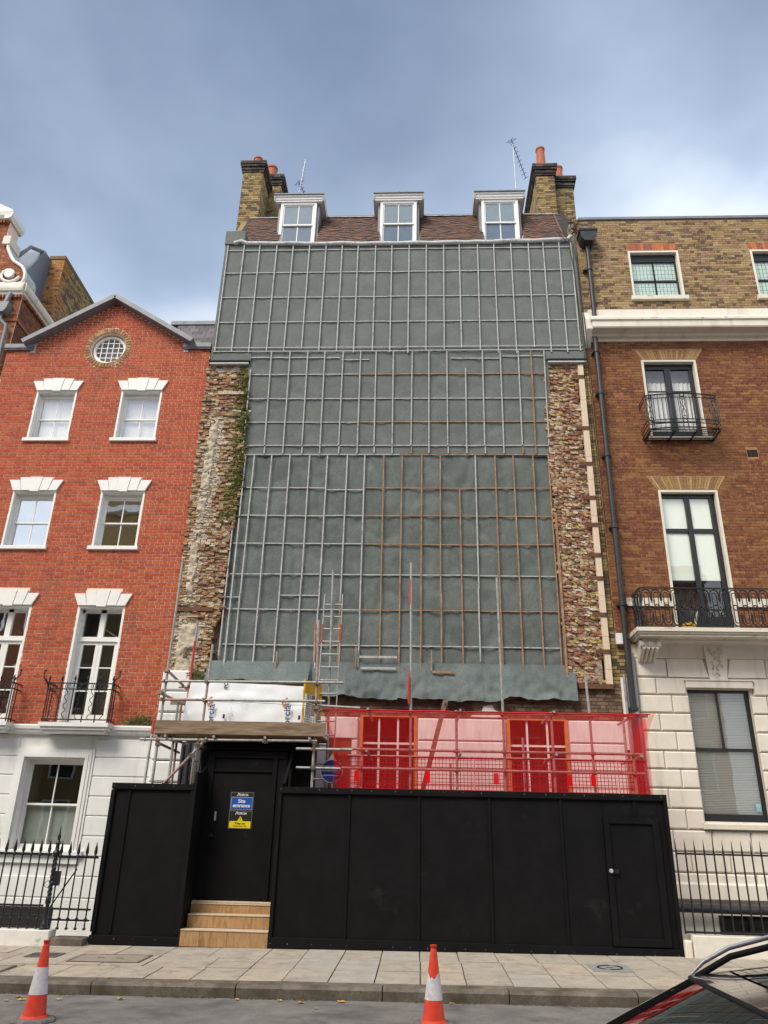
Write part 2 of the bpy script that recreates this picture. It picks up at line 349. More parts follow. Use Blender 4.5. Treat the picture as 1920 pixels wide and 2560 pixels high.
M_paleprint = mat('pale_blue_print', (.38,.47,.58), rough=.5, namt=0)
M_signblue = mat('sign_blue', (.012,.09,.42), rough=.35, namt=0)
M_signyellow = mat('sign_yellow', (.75,.60,.02), rough=.35, namt=0)
M_signwhite = mat('sign_white', (.75,.77,.78), rough=.4, namt=0)
M_signblack = mat('sign_black', (.02,.021,.024), rough=.35, namt=0)
M_signborder = mat('sign_border_grey', (.22,.21,.19), rough=.4, namt=0)
M_frameorange = mat('orange_primed_frame', [(.50,.20,.05),(.58,.26,.08)], rough=.6, nscale=4, namt=.15)
M_leafg = mat('weed_leaves', [(.18,.22,.075),(.22,.25,.09),(.26,.25,.12),(.14,.17,.06)], palette=True, namt=.2, rough=.7)
M_leafdry = mat('dry_weed_stalks', [(.20,.10,.03),(.26,.15,.05),(.13,.11,.04)], palette=True, namt=.2, rough=.8)
M_moss = mat('moss', [(.10,.12,.015),(.14,.15,.02),(.07,.09,.015),(.16,.15,.03)], palette=True, namt=.3, rough=.95, nscale=20)
M_leaffall = mat('yellow_fallen_leaf', [(.62,.38,.04),(.55,.26,.05),(.60,.44,.10)], palette=True, namt=.2, rough=.7)
M_verd = mat('pale_bay_render', [(.56,.55,.52),(.62,.61,.58)], rough=.8, nscale=2, namt=.08)
G_mirror = glass('bright_window_glass', (.80,.84,.84), .50, wave=.09)
G_pale = glass('thin_window_glass', (.97,.98,.985), .16, wave=.06)
G_clear = glass('window_glass', (.985,.995,.99), .055, wave=.05)
G_dormer = glass('dormer_glass', (.80,.84,.85), .16, wave=.03)
G_car = glass('car_glass', (.10,.12,.12), .16)

def net_material(name, col, density, scale=0):
    m = bpy.data.materials.new(name); m.use_nodes = True; t = m.node_tree; t.nodes.clear()
    ou = t.nodes.new('ShaderNodeOutputMaterial'); tr = t.nodes.new('ShaderNodeBsdfTransparent')
    df = t.nodes.new('ShaderNodeBsdfDiffuse'); df.inputs[0].default_value = (*col, 1)
    tl = t.nodes.new('ShaderNodeBsdfTranslucent'); tl.inputs[0].default_value = (*col, 1)
    a = t.nodes.new('ShaderNodeMixShader'); a.inputs[0].default_value = .5; t.links.new(df.outputs[0], a.inputs[1]); t.links.new(tl.outputs[0], a.inputs[2])
    geo = t.nodes.new('ShaderNodeNewGeometry')
    mr = t.nodes.new('ShaderNodeMapRange'); mr.inputs['To Min'].default_value = density - .16; mr.inputs['To Max'].default_value = density + .16
    t.links.new(noise_n(t, geo.outputs['Position'], 3, 4, .6, (3.5, 3.5, .8)), mr.inputs[0])
    b = t.nodes.new('ShaderNodeMixShader'); t.links.new(mr.outputs[0], b.inputs[0]); t.links.new(tr.outputs[0], b.inputs[1]); t.links.new(a.outputs[0], b.inputs[2])
    tr.inputs[0].default_value = (1, .88, .87, 1)
    t.links.new(b.outputs[0], ou.inputs[0]); MATS[name] = m
    return m
M_net = net_material('red_debris_netting', (.95,.022,.03), .33)

# ------------------------------------------------------------------ piece makers
def unit_box(name, m, b=.0):
    q = B()
    q.bbox(-.5, .5, -.5, .5, -.5, .5, b) if b else q.box(-.5, .5, -.5, .5, -.5, .5)
    return q.mesh(name, m)
def rough_block(name, m, seed, amt=.13):
    rr = random.Random(seed); bm = bmesh.new(); bmesh.ops.create_cube(bm, size=1)
    bmesh.ops.subdivide_edges(bm, edges=bm.edges[:], cuts=1, use_grid_fill=True)
    for v in bm.verts:
        k = v.co.length
        v.co = v.co * (.93 if k > .8 else 1.0)
        v.co += Vector((rr.uniform(-1, 1), rr.uniform(-1, 1), rr.uniform(-1, 1))) * amt * .5
    me = bpy.data.meshes.new(name); bm.to_mesh(me); bm.free(); me.materials.append(m)
    return me
def pieces(parent, name, items, meshes, limit=300, stuffname=None):
    """items: (centre, size, euler, mesh index). The ones that show largest become parts, the rest one part of kind stuff."""
    def score(it):
        c = Vector(it[0]); s = it[1]
        if not inframe(c): return -1
        return (s[0] * s[2] + .3 * s[0] * s[1]) / (c - EYE).length_squared
    order = sorted(items, key=score, reverse=True)
    for c, s, e, k in order[:limit]:
        o(name, meshes[k], None, parent, c, e, s)
    rest = order[limit:]
    if rest:
        bymat = {}
        for it in rest: bymat.setdefault(meshes[it[3]].materials[0].name, []).append(it)
        for mn, its in bymat.items():
            q = B()
            for c, s, e, k in its:
                me = meshes[k]
                M = Matrix.Translation(Vector(c)) @ Euler(e).to_matrix().to_4x4() @ Matrix.Diagonal((*s, 1))
                q.add([M @ v.co for v in me.vertices], [tuple(p.vertices) for p in me.polygons])
            me = bpy.data.meshes.new(stuffname or name + 'work'); me.from_pydata(q.v, [], q.f); me.materials.append(bpy.data.materials[mn])
            o(stuffname or name + 'work', me, None, parent, kind='stuff')
def subtract(iv, cuts):
    out_ = [iv]
    for a, b in cuts:
        nx = []
        for c, d in out_:
            if b <= c or a >= d: nx.append((c, d)); continue
            if a - c > .02: nx.append((c, a))
            if d - b > .02: nx.append((b, d))
        out_ = nx
    return out_
def lay_bricks(z0, z1, outline, cuts, yf, course=.075, joint=.011, depth=.02, wob=.002, mesh=0, L=.215, H=.1025):
    """outline(z)->(x0,x1); cuts(za,zb)->list of (x0,x1) left free"""
    items = []; n = int(round((z1 - z0) / course))
    for i in range(n):
        za = z0 + i * course; zb = za + course; zm = (za + zb) / 2
        ol = outline(zm)
        if ol is None: continue
        for a, b in subtract(ol, cuts(za, zb)):
            x = -60 + (0 if i % 2 else (L + H + 2 * joint) / 2) + R.uniform(-.02, .02); k = 0
            per = L + H + 2 * joint
            x += per * math.floor((a - x) / per)
            while x < b:
                ln = L if k % 2 == 0 else H
                p, q = max(x, a + joint * .5), min(x + ln, b - joint * .5)
                if q - p > .006:
                    items.append((((p + q) / 2, yf + depth / 2 - .5 * 0 + R.uniform(-wob, wob), zm + R.uniform(-.001, .001)), (q - p, depth, course - joint), (0, 0, 0), mesh))
                x += ln + joint; k += 1
    return items
def wall_cells(q, x0, x1, z0, z1, y0, y1, holes):
    """a wall slab y0..y1 with rectangular holes (x0,x1,z0,z1)"""
    xs = sorted({x0, x1, *[h[0] for h in holes if x0 < h[0] < x1], *[h[1] for h in holes if x0 < h[1] < x1]})
    zs = sorted({z0, z1, *[h[2] for h in holes if z0 < h[2] < z1], *[h[3] for h in holes if z0 < h[3] < z1]})
    for za, zb in zip(zs, zs[1:]):
        run = None
        for xa, xb in zip(xs, xs[1:]):
            solid = not any(h[0] <= xa + 1e-6 and h[1] >= xb - 1e-6 and h[2] <= za + 1e-6 and h[3] >= zb - 1e-6 for h in holes)
            if solid: run = (run[0], xb) if run else (xa, xb)
            if (not solid or xb == xs[-1]) and run:
                q.box(run[0], run[1], y0, y1, za, zb); run = None
    return q
def text_mesh(txt, size, m, name='lettering', bold=0, extrude=.001, space=1.0, shear=0, sx=1):
    cu = bpy.data.curves.new('t', 'FONT'); cu.body = txt; cu.size = size; cu.align_x = 'CENTER'; cu.align_y = 'CENTER'; cu.extrude = extrude; cu.offset = bold; cu.space_character = space; cu.shear = shear
    ob = bpy.data.objects.new('t', cu); C.objects.link(ob)
    bpy.context.view_layer.update()
    me = bpy.data.meshes.new_from_object(ob.evaluated_get(bpy.context.evaluated_depsgraph_get()))
    bpy.data.objects.remove(ob)
    me.name = name; me.materials.clear(); me.materials.append(m)
    if sx != 1:
        for v in me.vertices: v.co.x *= sx
    return me
FACE = (pi / 2, 0, 0)      # lay an x,y drawing upright so that it faces -Y
# ================================================================== setting
def pz(x, y):                    # pavement height: rises a little to the right, falls to the kerb
    return .010 * x + .024 * (y - 14.0)
SLOPE = Euler((math.atan(.024), -math.atan(.010), 0))
def rz(x): return .010 * x - .20
road = struct(o('road', B().add([(-400, -400, rz(-10) - .0), (400, -400, rz(-10)), (400, 400, rz(-10)), (-400, 400, rz(-10))], [(0, 1, 2, 3)]), M_asphalt, loc=(0, 0, -.35)))
q = B().grid(lambda u, v: (-30 + 60 * u, .6 + 10.6 * v, rz(-30 + 60 * u) + .035 * sin(pi * v) - .015), 24, 10)
carriageway = struct(o('carriageway', q, M_asphalt, smooth=60))
pave = struct(o('pavement', B().grid(lambda u, v: (-30 + 60 * u, 11.02 + 3.3 * v, pz(-30 + 60 * u, 11.02 + 3.3 * v) - .022), 30, 4), M_joint))
KZ = .075
me_slab = unit_box('paving_slab', M_slab); me_slabg = unit_box('paving_slab', M_slabgrey)
kerbme = B().add([(-.5,-.42,-.5),(.5,-.42,-.5),(.5,.5,-.5),(-.5,.5,-.5),(-.5,-.5,.34),(.5,-.5,.34),(-.5,-.36,.5),(.5,-.36,.5),(.5,.5,.5),(-.5,.5,.5)],
    [(0,3,2,1),(0,1,5,4),(4,5,7,6),(6,7,8,9),(2,3,9,8),(1,2,8,7,5),(0,4,6,9,3)]).mesh('kerb_stone', M_kerb)
# (x edges per row) rows run back from the kerb
rows = [(11.31, 12.18), (12.19, 13.08), (13.09, 13.99)]
grey = {(0, -4), (1, -3), (1, 3), (2, -3), (0, 5)}
cover_slots = [(-5.05, -3.95, 12.32, 13.0), (2.46, 3.02, 12.4, 13.1), (-6.9, -6.1, 11.9, 12.5), (-5.75, -5.3, 12.95, 13.35)]
for r, (ya, yb) in enumerate(rows):
    x = -13.2 + (.27 * r if True else 0); k = -22
    edges = []
    xx = -2.33
    while xx < 11: edges.append(xx); xx += .588 + R.uniform(-.006, .006)
    xx = -2.33; left = []
    while xx > -13.5: left.append(xx); xx -= R.choice((.60, .62, .82, .9, .72))
    edges = sorted(set(left + edges))
    for i, (a, b) in enumerate(zip(edges, edges[1:])):
        segs = [(ya, yb)]
        if a < -2.4 and R.random() < .25: ym = ya + (yb - ya) * R.choice((.4, .5, .6)); segs = [(ya, ym - .004), (ym + .004, yb)]
        for (p, s_) in segs:
            cx, cy = (a + b) / 2, (p + s_) / 2
            idx = round((a + 2.33) / .588)
            g = (r, idx) in {(0, 2), (1, 2), (1, 1), (2, 3), (0, 6), (2, 1)} or R.random() < .04
            cx0 = cx
            o('paving_slab', me_slabg if g else me_slab, None, pave, (cx, cy, pz(cx, cy) - .02 + R.uniform(-.003, .003)), (SLOPE.x + R.uniform(-.004, .004), SLOPE.y + R.uniform(-.004, .004), R.uniform(-.004, .004)), (b - a - .017, s_ - p - .014, .04))
x = -13.0
while x < 11:
    L = R.choice((1.55, 1.75, 1.9, 1.82)); cx = x + L / 2
    o('kerb_stone', kerbme, None, pave, (cx, 11.14, pz(cx, 11.14) - .105 + R.uniform(-.004, .004)), (SLOPE.x, SLOPE.y, R.uniform(-.003, .003)), (L - .014, .30, .21))
    x += L
# covers let into the pavement
def cover(x0, x1, y0, y1, m, label, ring=False):
    cx, cy = (x0 + x1) / 2, (y0 + y1) / 2
    t = thing('access_cover', label, 'cover', (cx, cy, pz(cx, cy)), 'covers in the pavement')
    q = B().box(-(x1 - x0) / 2, (x1 - x0) / 2, -(y1 - y0) / 2, (y1 - y0) / 2, -.02, .012)
    o('plate', q, m, t, (cx, cy, pz(cx, cy)), SLOPE)
    if ring:
        q = B().path([(.17 * cos(a), .17 * sin(a) * 1.0, .013) for a in [2 * pi * i / 28 for i in range(28)]], .012, 6, True)
        q.box(-.05, .05, -.008, .008, .012, .018)
        o('ring', q, M_iron, t, (cx, cy, pz(cx, cy)), SLOPE, smooth=40)
    else:
        q = B()
        for s_ in (-1, 1): q.box(s_ * .14 - .05, s_ * .14 + .05, -.012, .012, .012, .016)
        o('lifting_slot', q, M_joint, t, (cx, cy, pz(cx, cy)), SLOPE)
        q = B()
        hx, hy = (x1 - x0) / 2, (y1 - y0) / 2
        q.box(-hx - .035, hx + .035, -hy - .035, -hy - .002, -.02, .014); q.box(-hx - .035, hx + .035, hy + .002, hy + .035, -.02, .014)
        q.box(-hx - .035, -hx - .002, -hy - .002, hy + .002, -.02, .014); q.box(hx + .002, hx + .035, -hy - .002, hy + .002, -.02, .014)
        o('frame', q, M_kerb, t, (cx, cy, pz(cx, cy)), SLOPE)
M_cover = mat('paved_cover', [(.27,.225,.19),(.31,.26,.22)], nscale=4, namt=.15, bump=.3)
M_covergrey = mat('grey_cover', [(.22,.235,.23),(.27,.28,.27)], nscale=30, namt=.25)
cover(-4.98, -4.0, 12.42, 13.02, M_cover, 'large brownish inset cover in the pavement before the left black panel')
cover(2.45, 3.0, 12.45, 13.05, M_covergrey, 'square grey speckled cover with iron ring in the pavement at right', True)
cover(-6.3, -5.55, 11.55, 11.95, M_cover, 'dark cover at the left edge of the pavement behind the left cone')
cover(-5.75, -5.35, 12.75, 13.05, M_slate, 'small dark slate cover in the pavement near the iron gate post')
# light wells behind the railings and the ground under the site
area = struct(o('area_floor', B().box(-14, 12, 14.06, 16.7, -2.6, -2.45), M_concrete))
site = struct(o('site_floor', B().box(-5.3, 4.12, 14.08, 16.5, -.3, -.08), M_concrete))
aw = B(); aw.box(-14, -5.31, 14.02, 14.3, -2.45, -.02); aw.box(4.13, 12, 14.02, 14.3, -2.45, .02)
struct(o('area_wall', aw, M_stucco))

# ================================================================== windows of the left house
YF = 16.3
def sash_window(parent, x0, x1, z0, z1, y, m, gm, bars=1, meet=.5, inset=.14, sill=True, fr=.055, room=M_mid, blind_or_glare=None, head=.10, deep=.5, silm=None, rowbars=0, silz=.09):
    """two-sash window: reveal lining and box as the part, sashes, panes and sill under it"""
    q = B()
    t = .045                                              # lining
    q.box(x0, x0 + t, y - .004, y + inset + .09, z0, z1); q.box(x1 - t, x1, y - .004, y + inset + .09, z0, z1)
    q.box(x0 + t, x1 - t, y - .004, y + inset + .09, z1 - t, z1)
    a, b, c, d = x0 + t, x1 - t, z0, z1 - t
    q.box(a, a + .05, y + inset, y + inset + .08, c, d); q.box(b - .05, b, y + inset, y + inset + .08, c, d); q.box(a + .05, b - .05, y + inset, y + inset + .08, d - head, d); q.box(a + .05, b - .05, y + inset, y + inset + .08, c, c + .04)
    win = o('window', q, m, parent)
    a += .05; b -= .05; c += .04; d -= head
    zm = c + (d - c) * meet
    for k, (za, zb, yy) in enumerate(((zm - .02, d, y + inset + .03), (c, zm + .02, y + inset + .055))):
        s_ = B(); f = .035
        s_.box(a, a + f, yy, yy + .03, za, zb); s_.box(b - f, b, yy, yy + .03, za, zb)
        s_.box(a + f, b - f, yy, yy + .03, zb - .035, zb); s_.box(a + f, b - f, yy, yy + .03, za, za + (.035 if k == 0 else .06))
        gx = [a + f + (b - a - 2 * f) * i / (bars + 1) for i in range(bars + 2)]
        for g in gx[1:-1]: s_.box(g - .011, g + .011, yy + .002, yy + .028, za + .02, zb - .02)
        gz = [za + (zb - za) * i / (rowbars + 1) for i in range(rowbars + 2)]
        for g in gz[1:-1]: s_.box(a + f, b - f, yy + .004, yy + .026, g - .010, g + .010)
        sa = o('sash', s_, m, win)
        for g0, g1 in zip(gx, gx[1:]):
            o('pane', B().box(g0, g1, yy + .012, yy + .016, za + .02, zb - .02), gm, win)
    if sill:
        s_ = B().bbox(x0 - .07, x1 + .05, y - .07, y + inset + .02, z0 - silz, z0, .008)
        o('sill', s_, silm or m, win)
    if blind_or_glare:
        o('blind', B().box(a, b, y + inset + .13, y + inset + .14, c + (d - c) * blind_or_glare[0], c + (d - c) * blind_or_glare[1]), blind_or_glare[2], win)  # real blind on the ground floor; upper sheets paint in sky brightness
    rb = B()
    yb0, yb1 = y + inset + .16, y + inset + deep
    rb.add([(a-.1,yb0,c-.1),(b+.1,yb0,c-.1),(b+.1,yb0,d+.2),(a-.1,yb0,d+.2),(a-.1,yb1,c-.1),(b+.1,yb1,c-.1),(b+.1,yb1,d+.2),(a-.1,yb1,d+.2)], [(4,5,6,7),(0,1,5,4),(1,2,6,5),(2,3,7,6),(3,0,4,7)])
    o('room', rb, room, win)
    return win

def voussoir_lintel(parent, cx, z0, hw, m):
    """five block stepped flat arch with a dropped keystone"""
    lt = o('lintel', B().box(cx - hw + .02, cx + hw - .02, YF - .012, YF + .05, z0 - .012, z0 + .02), m, parent)
    e0 = [-hw, -hw * .62, -hw * .20, hw * .20, hw * .62, hw]
    e1 = [-hw - .13, -hw * .76, -hw * .30, hw * .30, hw * .76, hw + .13]
    tops = [.27, .335, .345, .335, .27]
    bots = [0, 0, -.03, 0, 0]
    for i in range(5):
        g = .004
        h = tops[i]
        f1 = 1.0
        p = [(cx + e0[i] + g, z0 + bots[i]), (cx + e0[i + 1] - g, z0 + bots[i]), (cx + e1[i + 1] - g, z0 + h), (cx + e1[i] + g, z0 + h)]
        o('voussoir', B().prism(p, YF - .05 - (.02 if i == 2 else .008 * (i % 2)), YF + .02), m, lt)
    return lt

# ================================================================== red brick gabled house
rh = thing('red_brick_house', 'red brick gabled house with white keystone windows and white stucco ground floor', 'house', (-8.1, 16.3, 0))
RX0, RX1 = -10.76, -5.40
opens = []
for cx in (-9.19, -7.01): opens.append((cx - .52, cx + .52, 10.53, 11.90))
for cx in (-9.19, -7.045): opens.append((cx - .53, cx + .53, 7.70, 9.11))
for cx in (-9.21, -7.08): opens.append((cx - .535, cx + .535, 3.72, 6.29))
OC, OR_ = (-8.10, 13.20), .455
def gable(x): return 14.62 - abs(x + 8.06) * .642
q = B(); wall_cells(q, RX0, RX1, 3.6, 12.45, YF, YF + .35, opens)
# gable field with round hole
def hit(ang):
    ca, sa = cos(ang), sin(ang); best = 9e9
    segs = [((RX0, 12.45), (RX1, 12.45)), ((RX1, 12.45), (RX1, 13.2)), ((RX1, 13.2), (-6.02, 13.2)), ((-6.02, 13.2), (-6.02, gable(-6.02))), ((-6.02, gable(-6.02)), (-8.06, 14.62)), ((-8.06, 14.62), (-10.1, gable(-10.1))), ((-10.1, gable(-10.1)), (-10.1, 13.2)), ((-10.1, 13.2), (RX0, 13.2)), ((RX0, 13.2), (RX0, 12.45))]
    for (ax, az), (bx, bz) in segs:
        ux, uz = bx - ax, bz - az; den = ca * uz - sa * ux
        if abs(den) < 1e-9: continue
        tt = ((ax - OC[0]) * uz - (az - OC[1]) * ux) / den; s_ = ((ax - OC[0]) * sa - (az - OC[1]) * ca) / den
        if tt > 0 and -1e-6 <= s_ <= 1 + 1e-6: best = min(best, tt)
    return best
angs = sorted([2 * pi * i / 96 for i in range(96)] + [atan2(z - OC[1], x - OC[0]) % (2 * pi) for x, z in ((RX0, 12.45), (RX1, 12.45), (RX1, 13.2), (-6.02, 13.2), (-6.02, gable(-6.02)), (-8.06, 14.62), (-10.1, gable(-10.1)), (-10.1, 13.2), (RX0, 13.2))])
vs, fs = [], []
for a in angs:
    h = hit(a) if abs(hit(a)) < 50 else 1
    vs += [(OC[0] + OR_ * cos(a), YF, OC[1] + OR_ * sin(a)), (OC[0] + h * cos(a), YF, OC[1] + h * sin(a)), (OC[0] + OR_ * cos(a), YF + .3, OC[1] + OR_ * sin(a))]
n = len(angs)
for i in range(n):
    j = (i + 1) % n
    fs += [(3*i, 3*j, 3*j+1, 3*i+1), (3*i, 3*i+2, 3*j+2, 3*j)]
q.add(vs, fs)
o('wall', q, M_redmortar, rh)
o('roof_core', B().prism([(RX0, 12.45), (RX1, 12.45), (RX1, 13.15), (-6.02, 13.25), (-8.06, 14.56), (-10.1, 13.25), (RX0, 13.15)], YF + .31, YF + 6), M_slate, rh)
o('party_wall', B().box(RX0, RX1, YF + .9, YF + 6, -2, 12.44), M_dark, rh)
def cuts_red(za, zb):
    c = [(h[0], h[1]) for h in opens if h[2] < zb - .01 and h[3] > za + .01]
    for (cx, z0, hw) in LINT:
        if z0 - .0 < zb and z0 + .34 > za:
            f = min(1, max(0, ((za + zb) / 2 - z0) / .34)); wdt = hw + .13 * f * .8
            if (za + zb) / 2 > z0 + .27: wdt = hw * .76
            c.append((cx - wdt, cx + wdt))
    zm = (za + zb) / 2
    rr = .61
    if abs(zm - OC[1]) < rr:
        w_ = sqrt(rr * rr - (zm - OC[1]) ** 2); c.append((OC[0] - w_, OC[0] + w_))
    return c
LINT = [(-9.19, 11.90, .52), (-7.01, 11.90, .52), (-9.19, 9.11, .53), (-7.045, 9.11, .53), (-9.21, 6.29, .535), (-7.08, 6.29, .535)]
def out_red(z):
    if z < 13.2: return (RX0, RX1)
    if z > 14.58: return None
    d = (14.60 - z) / .642
    return (max(-10.1, -8.06 - d), min(-6.02, -8.06 + d))
me_red = unit_box('brick', M_red, .02)
items = lay_bricks(3.70, 14.65, out_red, cuts_red, YF - .009, joint=.0135, depth=.022, mesh=0)
pieces(rh, 'brick', items, [me_red], stuffname='brickwork')
for cx, z0, hw in LINT: voussoir_lintel(rh, cx, z0, hw, M_white)
for k, h in enumerate(opens[:2]): sash_window(rh, *h, YF, M_white, G_pale, blind_or_glare=(0, 1, M_white))  # white sheet stands in for bright sky mirrored in the panes
for k, h in enumerate(opens[2:4]): sash_window(rh, *h, YF, M_white, G_mirror, blind_or_glare=(.0, 1, M_verd) if k == 0 else None)  # pale sheet adds painted sky brightness behind the left middle panes
# round window: ring of headers, frame, bars, pane
ring = o('round_window', B().path([(OC[0] + .40 * cos(a), YF + .13, OC[1] + .40 * sin(a)) for a in [2*pi*i/40 for i in range(40)]], .045, 8, True), M_white, rh, smooth=50)
for i in range(40):
    a = 2 * pi * (i + .5) / 40; M = Matrix.Translation((OC[0], 0, OC[1])) @ Matrix.Rotation(-a, 4, 'Y')
    q = B().bbox(.465, .605, YF - .022, YF + .16, -.036, .036, .006).xf(M)
    o('ring_brick', q, M_archy, ring)
q = B()
for i in (-1.5, -.5, .5, 1.5):
    c_ = i * .15; hh = sqrt(.39 ** 2 - c_ ** 2)
    q.box(OC[0] + c_ - .009, OC[0] + c_ + .009, YF + .115, YF + .145, OC[1] - hh, OC[1] + hh)
    q.box(OC[0] - hh, OC[0] + hh, YF + .12, YF + .14, OC[1] + c_ - .009, OC[1] + c_ + .009)
o('glazing_bars', q, M_white, ring)
n = 32
o('pane', B().add([(OC[0] + .39 * cos(2*pi*i/n), YF + .13, OC[1] + .39 * sin(2*pi*i/n)) for i in range(n)], [tuple(range(n))]), G_clear, ring)
o('room', B().box(OC[0] - .5, OC[0] + .5, YF + .28, YF + .29, OC[1] - .5, OC[1] + .5), M_mid, ring)
# copings
for sgn in (-1, 1):
    p0 = Vector((-8.06, 16.2, 14.68)); p1 = Vector((-8.06 + sgn * 2.22, 16.2, 14.68 - 2.22 * .642))
    q = B().beam(p0 + Vector((0, 0, .0)), p1, .34, .12, (0, 0, 1))
    o('coping', q, M_lead, rh)
for a, b in ((-10.80, -10.05), (-6.10, -5.38)):
    q = B().box(a, b, YF - .10, YF + .4, 13.16, 13.28); q.box(a + .01, b - .01, YF - .075, YF + .38, 13.12, 13.16)
    o('coping', q, M_lead, rh)
for x in (-10.07, -6.04): o('upstand', B().box(x - .06, x + .06, YF - .02, YF + .3, 13.05, 13.42), M_leadlight, rh)
# slates to the right of the gable
sr = o('slate_roof', B().add([(-6.7, YF + .3, 13.22), (-5.38, YF + .3, 13.22), (-5.38, YF + 1.2, 14.80), (-6.7, YF + 1.2, 14.80)], [(0, 1, 2, 3)]), M_slate, rh)
me_slate = unit_box('slate', M_slate)
for r in range(9):
    for k in range(5):
        f = r / 9
        x = -6.78 + k * .26 + (.13 if r % 2 else 0)
        o('slate', me_slate, None, sr, (x + .125, YF + .30 + f * .9, 13.28 + f * 1.56), (radians(60), 0, 0), (.25, .24, .012))
o('ridge_roll', B().box(-7.0, -5.38, YF + 1.12, YF + 1.3, 14.78, 14.90), M_lead, rh)

# french windows and balconies
def french(parent, x0, x1, z0, z1, y, m, gm):
    q = B(); t = .05; ins = .17
    q.box(x0, x0 + t, y - .004, y + ins + .1, z0, z1); q.box(x1 - t, x1, y - .004, y + ins + .1, z0, z1); q.box(x0 + t, x1 - t, y - .004, y + ins + .1, z1 - t, z1)
    a, b = x0 + t, x1 - t; zt = z1 - .72; cx = (a + b) / 2
    q.box(a, b, y + ins - .02, y + ins + .08, zt - .05, zt + .05); q.box(a, b, y + ins, y + ins + .08, z1 - t - .07, z1 - t); q.box(a, a + .06, y + ins, y + ins + .08, z0, z1); q.box(b - .06, b, y + ins, y + ins + .08, z0, z1)
    q.box(cx - .06, cx + .06, y + ins, y + ins + .08, zt, z1 - t); q.box(a, b, y + ins - .03, y + ins + .08, z0, z0 + .05)
    win = o('french_window', q, m, parent)
    for s_ in (-1, 1):
        u0, u1 = (a + .06, cx - .003) if s_ < 0 else (cx + .003, b - .06)
        d = B(); yy = y + ins + .02; f = .07
        d.box(u0, u0 + f, yy, yy + .05, z0 + .05, zt - .05); d.box(u1 - f, u1, yy, yy + .05, z0 + .05, zt - .05)
        d.box(u0 + f, u1 - f, yy, yy + .05, zt - .12, zt - .05); d.box(u0 + f, u1 - f, yy, yy + .05, z0 + .05, z0 + .22)
        for k in (1, 2):
            g = z0 + .22 + (zt - .12 - z0 - .22) * k / 3; d.box(u0 + f, u1 - f, yy + .01, yy + .04, g - .012, g + .012)
        o('door_leaf', d, m, win)
        o('pane', B().box(u0 + f - .01, u1 - f + .01, yy + .02, yy + .025, z0 + .2, zt - .1), gm, win)
        v0, v1 = (a + .06, cx - .06) if s_ < 0 else (cx + .06, b - .06)
        o('pane', B().box(v0, v1, yy + .02, yy + .025, zt + .05, z1 - t - .07), gm, win)
    rb = B(); yb0, yb1 = y + ins + .12, y + ins + .7
    rb.add([(a-.1,yb0,z0-.1),(b+.1,yb0,z0-.1),(b+.1,yb0,z1+.2),(a-.1,yb0,z1+.2),(a-.1,yb1,z0-.1),(b+.1,yb1,z0-.1),(b+.1,yb1,z1+.2),(a-.1,yb1,z1+.2)], [(4,5,6,7),(0,1,5,4),(1,2,6,5),(2,3,7,6),(3,0,4,7)])
    o('room', rb, M_mid, win)
    o('strip_light', B().beam((a + .25, y + .75, z1 - .3), (b - .1, y + .5, z1 - .66), .04, .03), M_white, win)
    return win
for h, gm in zip(opens[4:], (G_mirror, G_clear)): french(rh, *h, YF, M_white, gm)
def wavy(q, x, y, z0, z1, amp, nw, ph=0, r=.008):
    q.path([(x + amp * sin(2 * pi * nw * i / 30 + ph), y, z0 + (z1 - z0) * i / 30) for i in range(31)], r, 5)
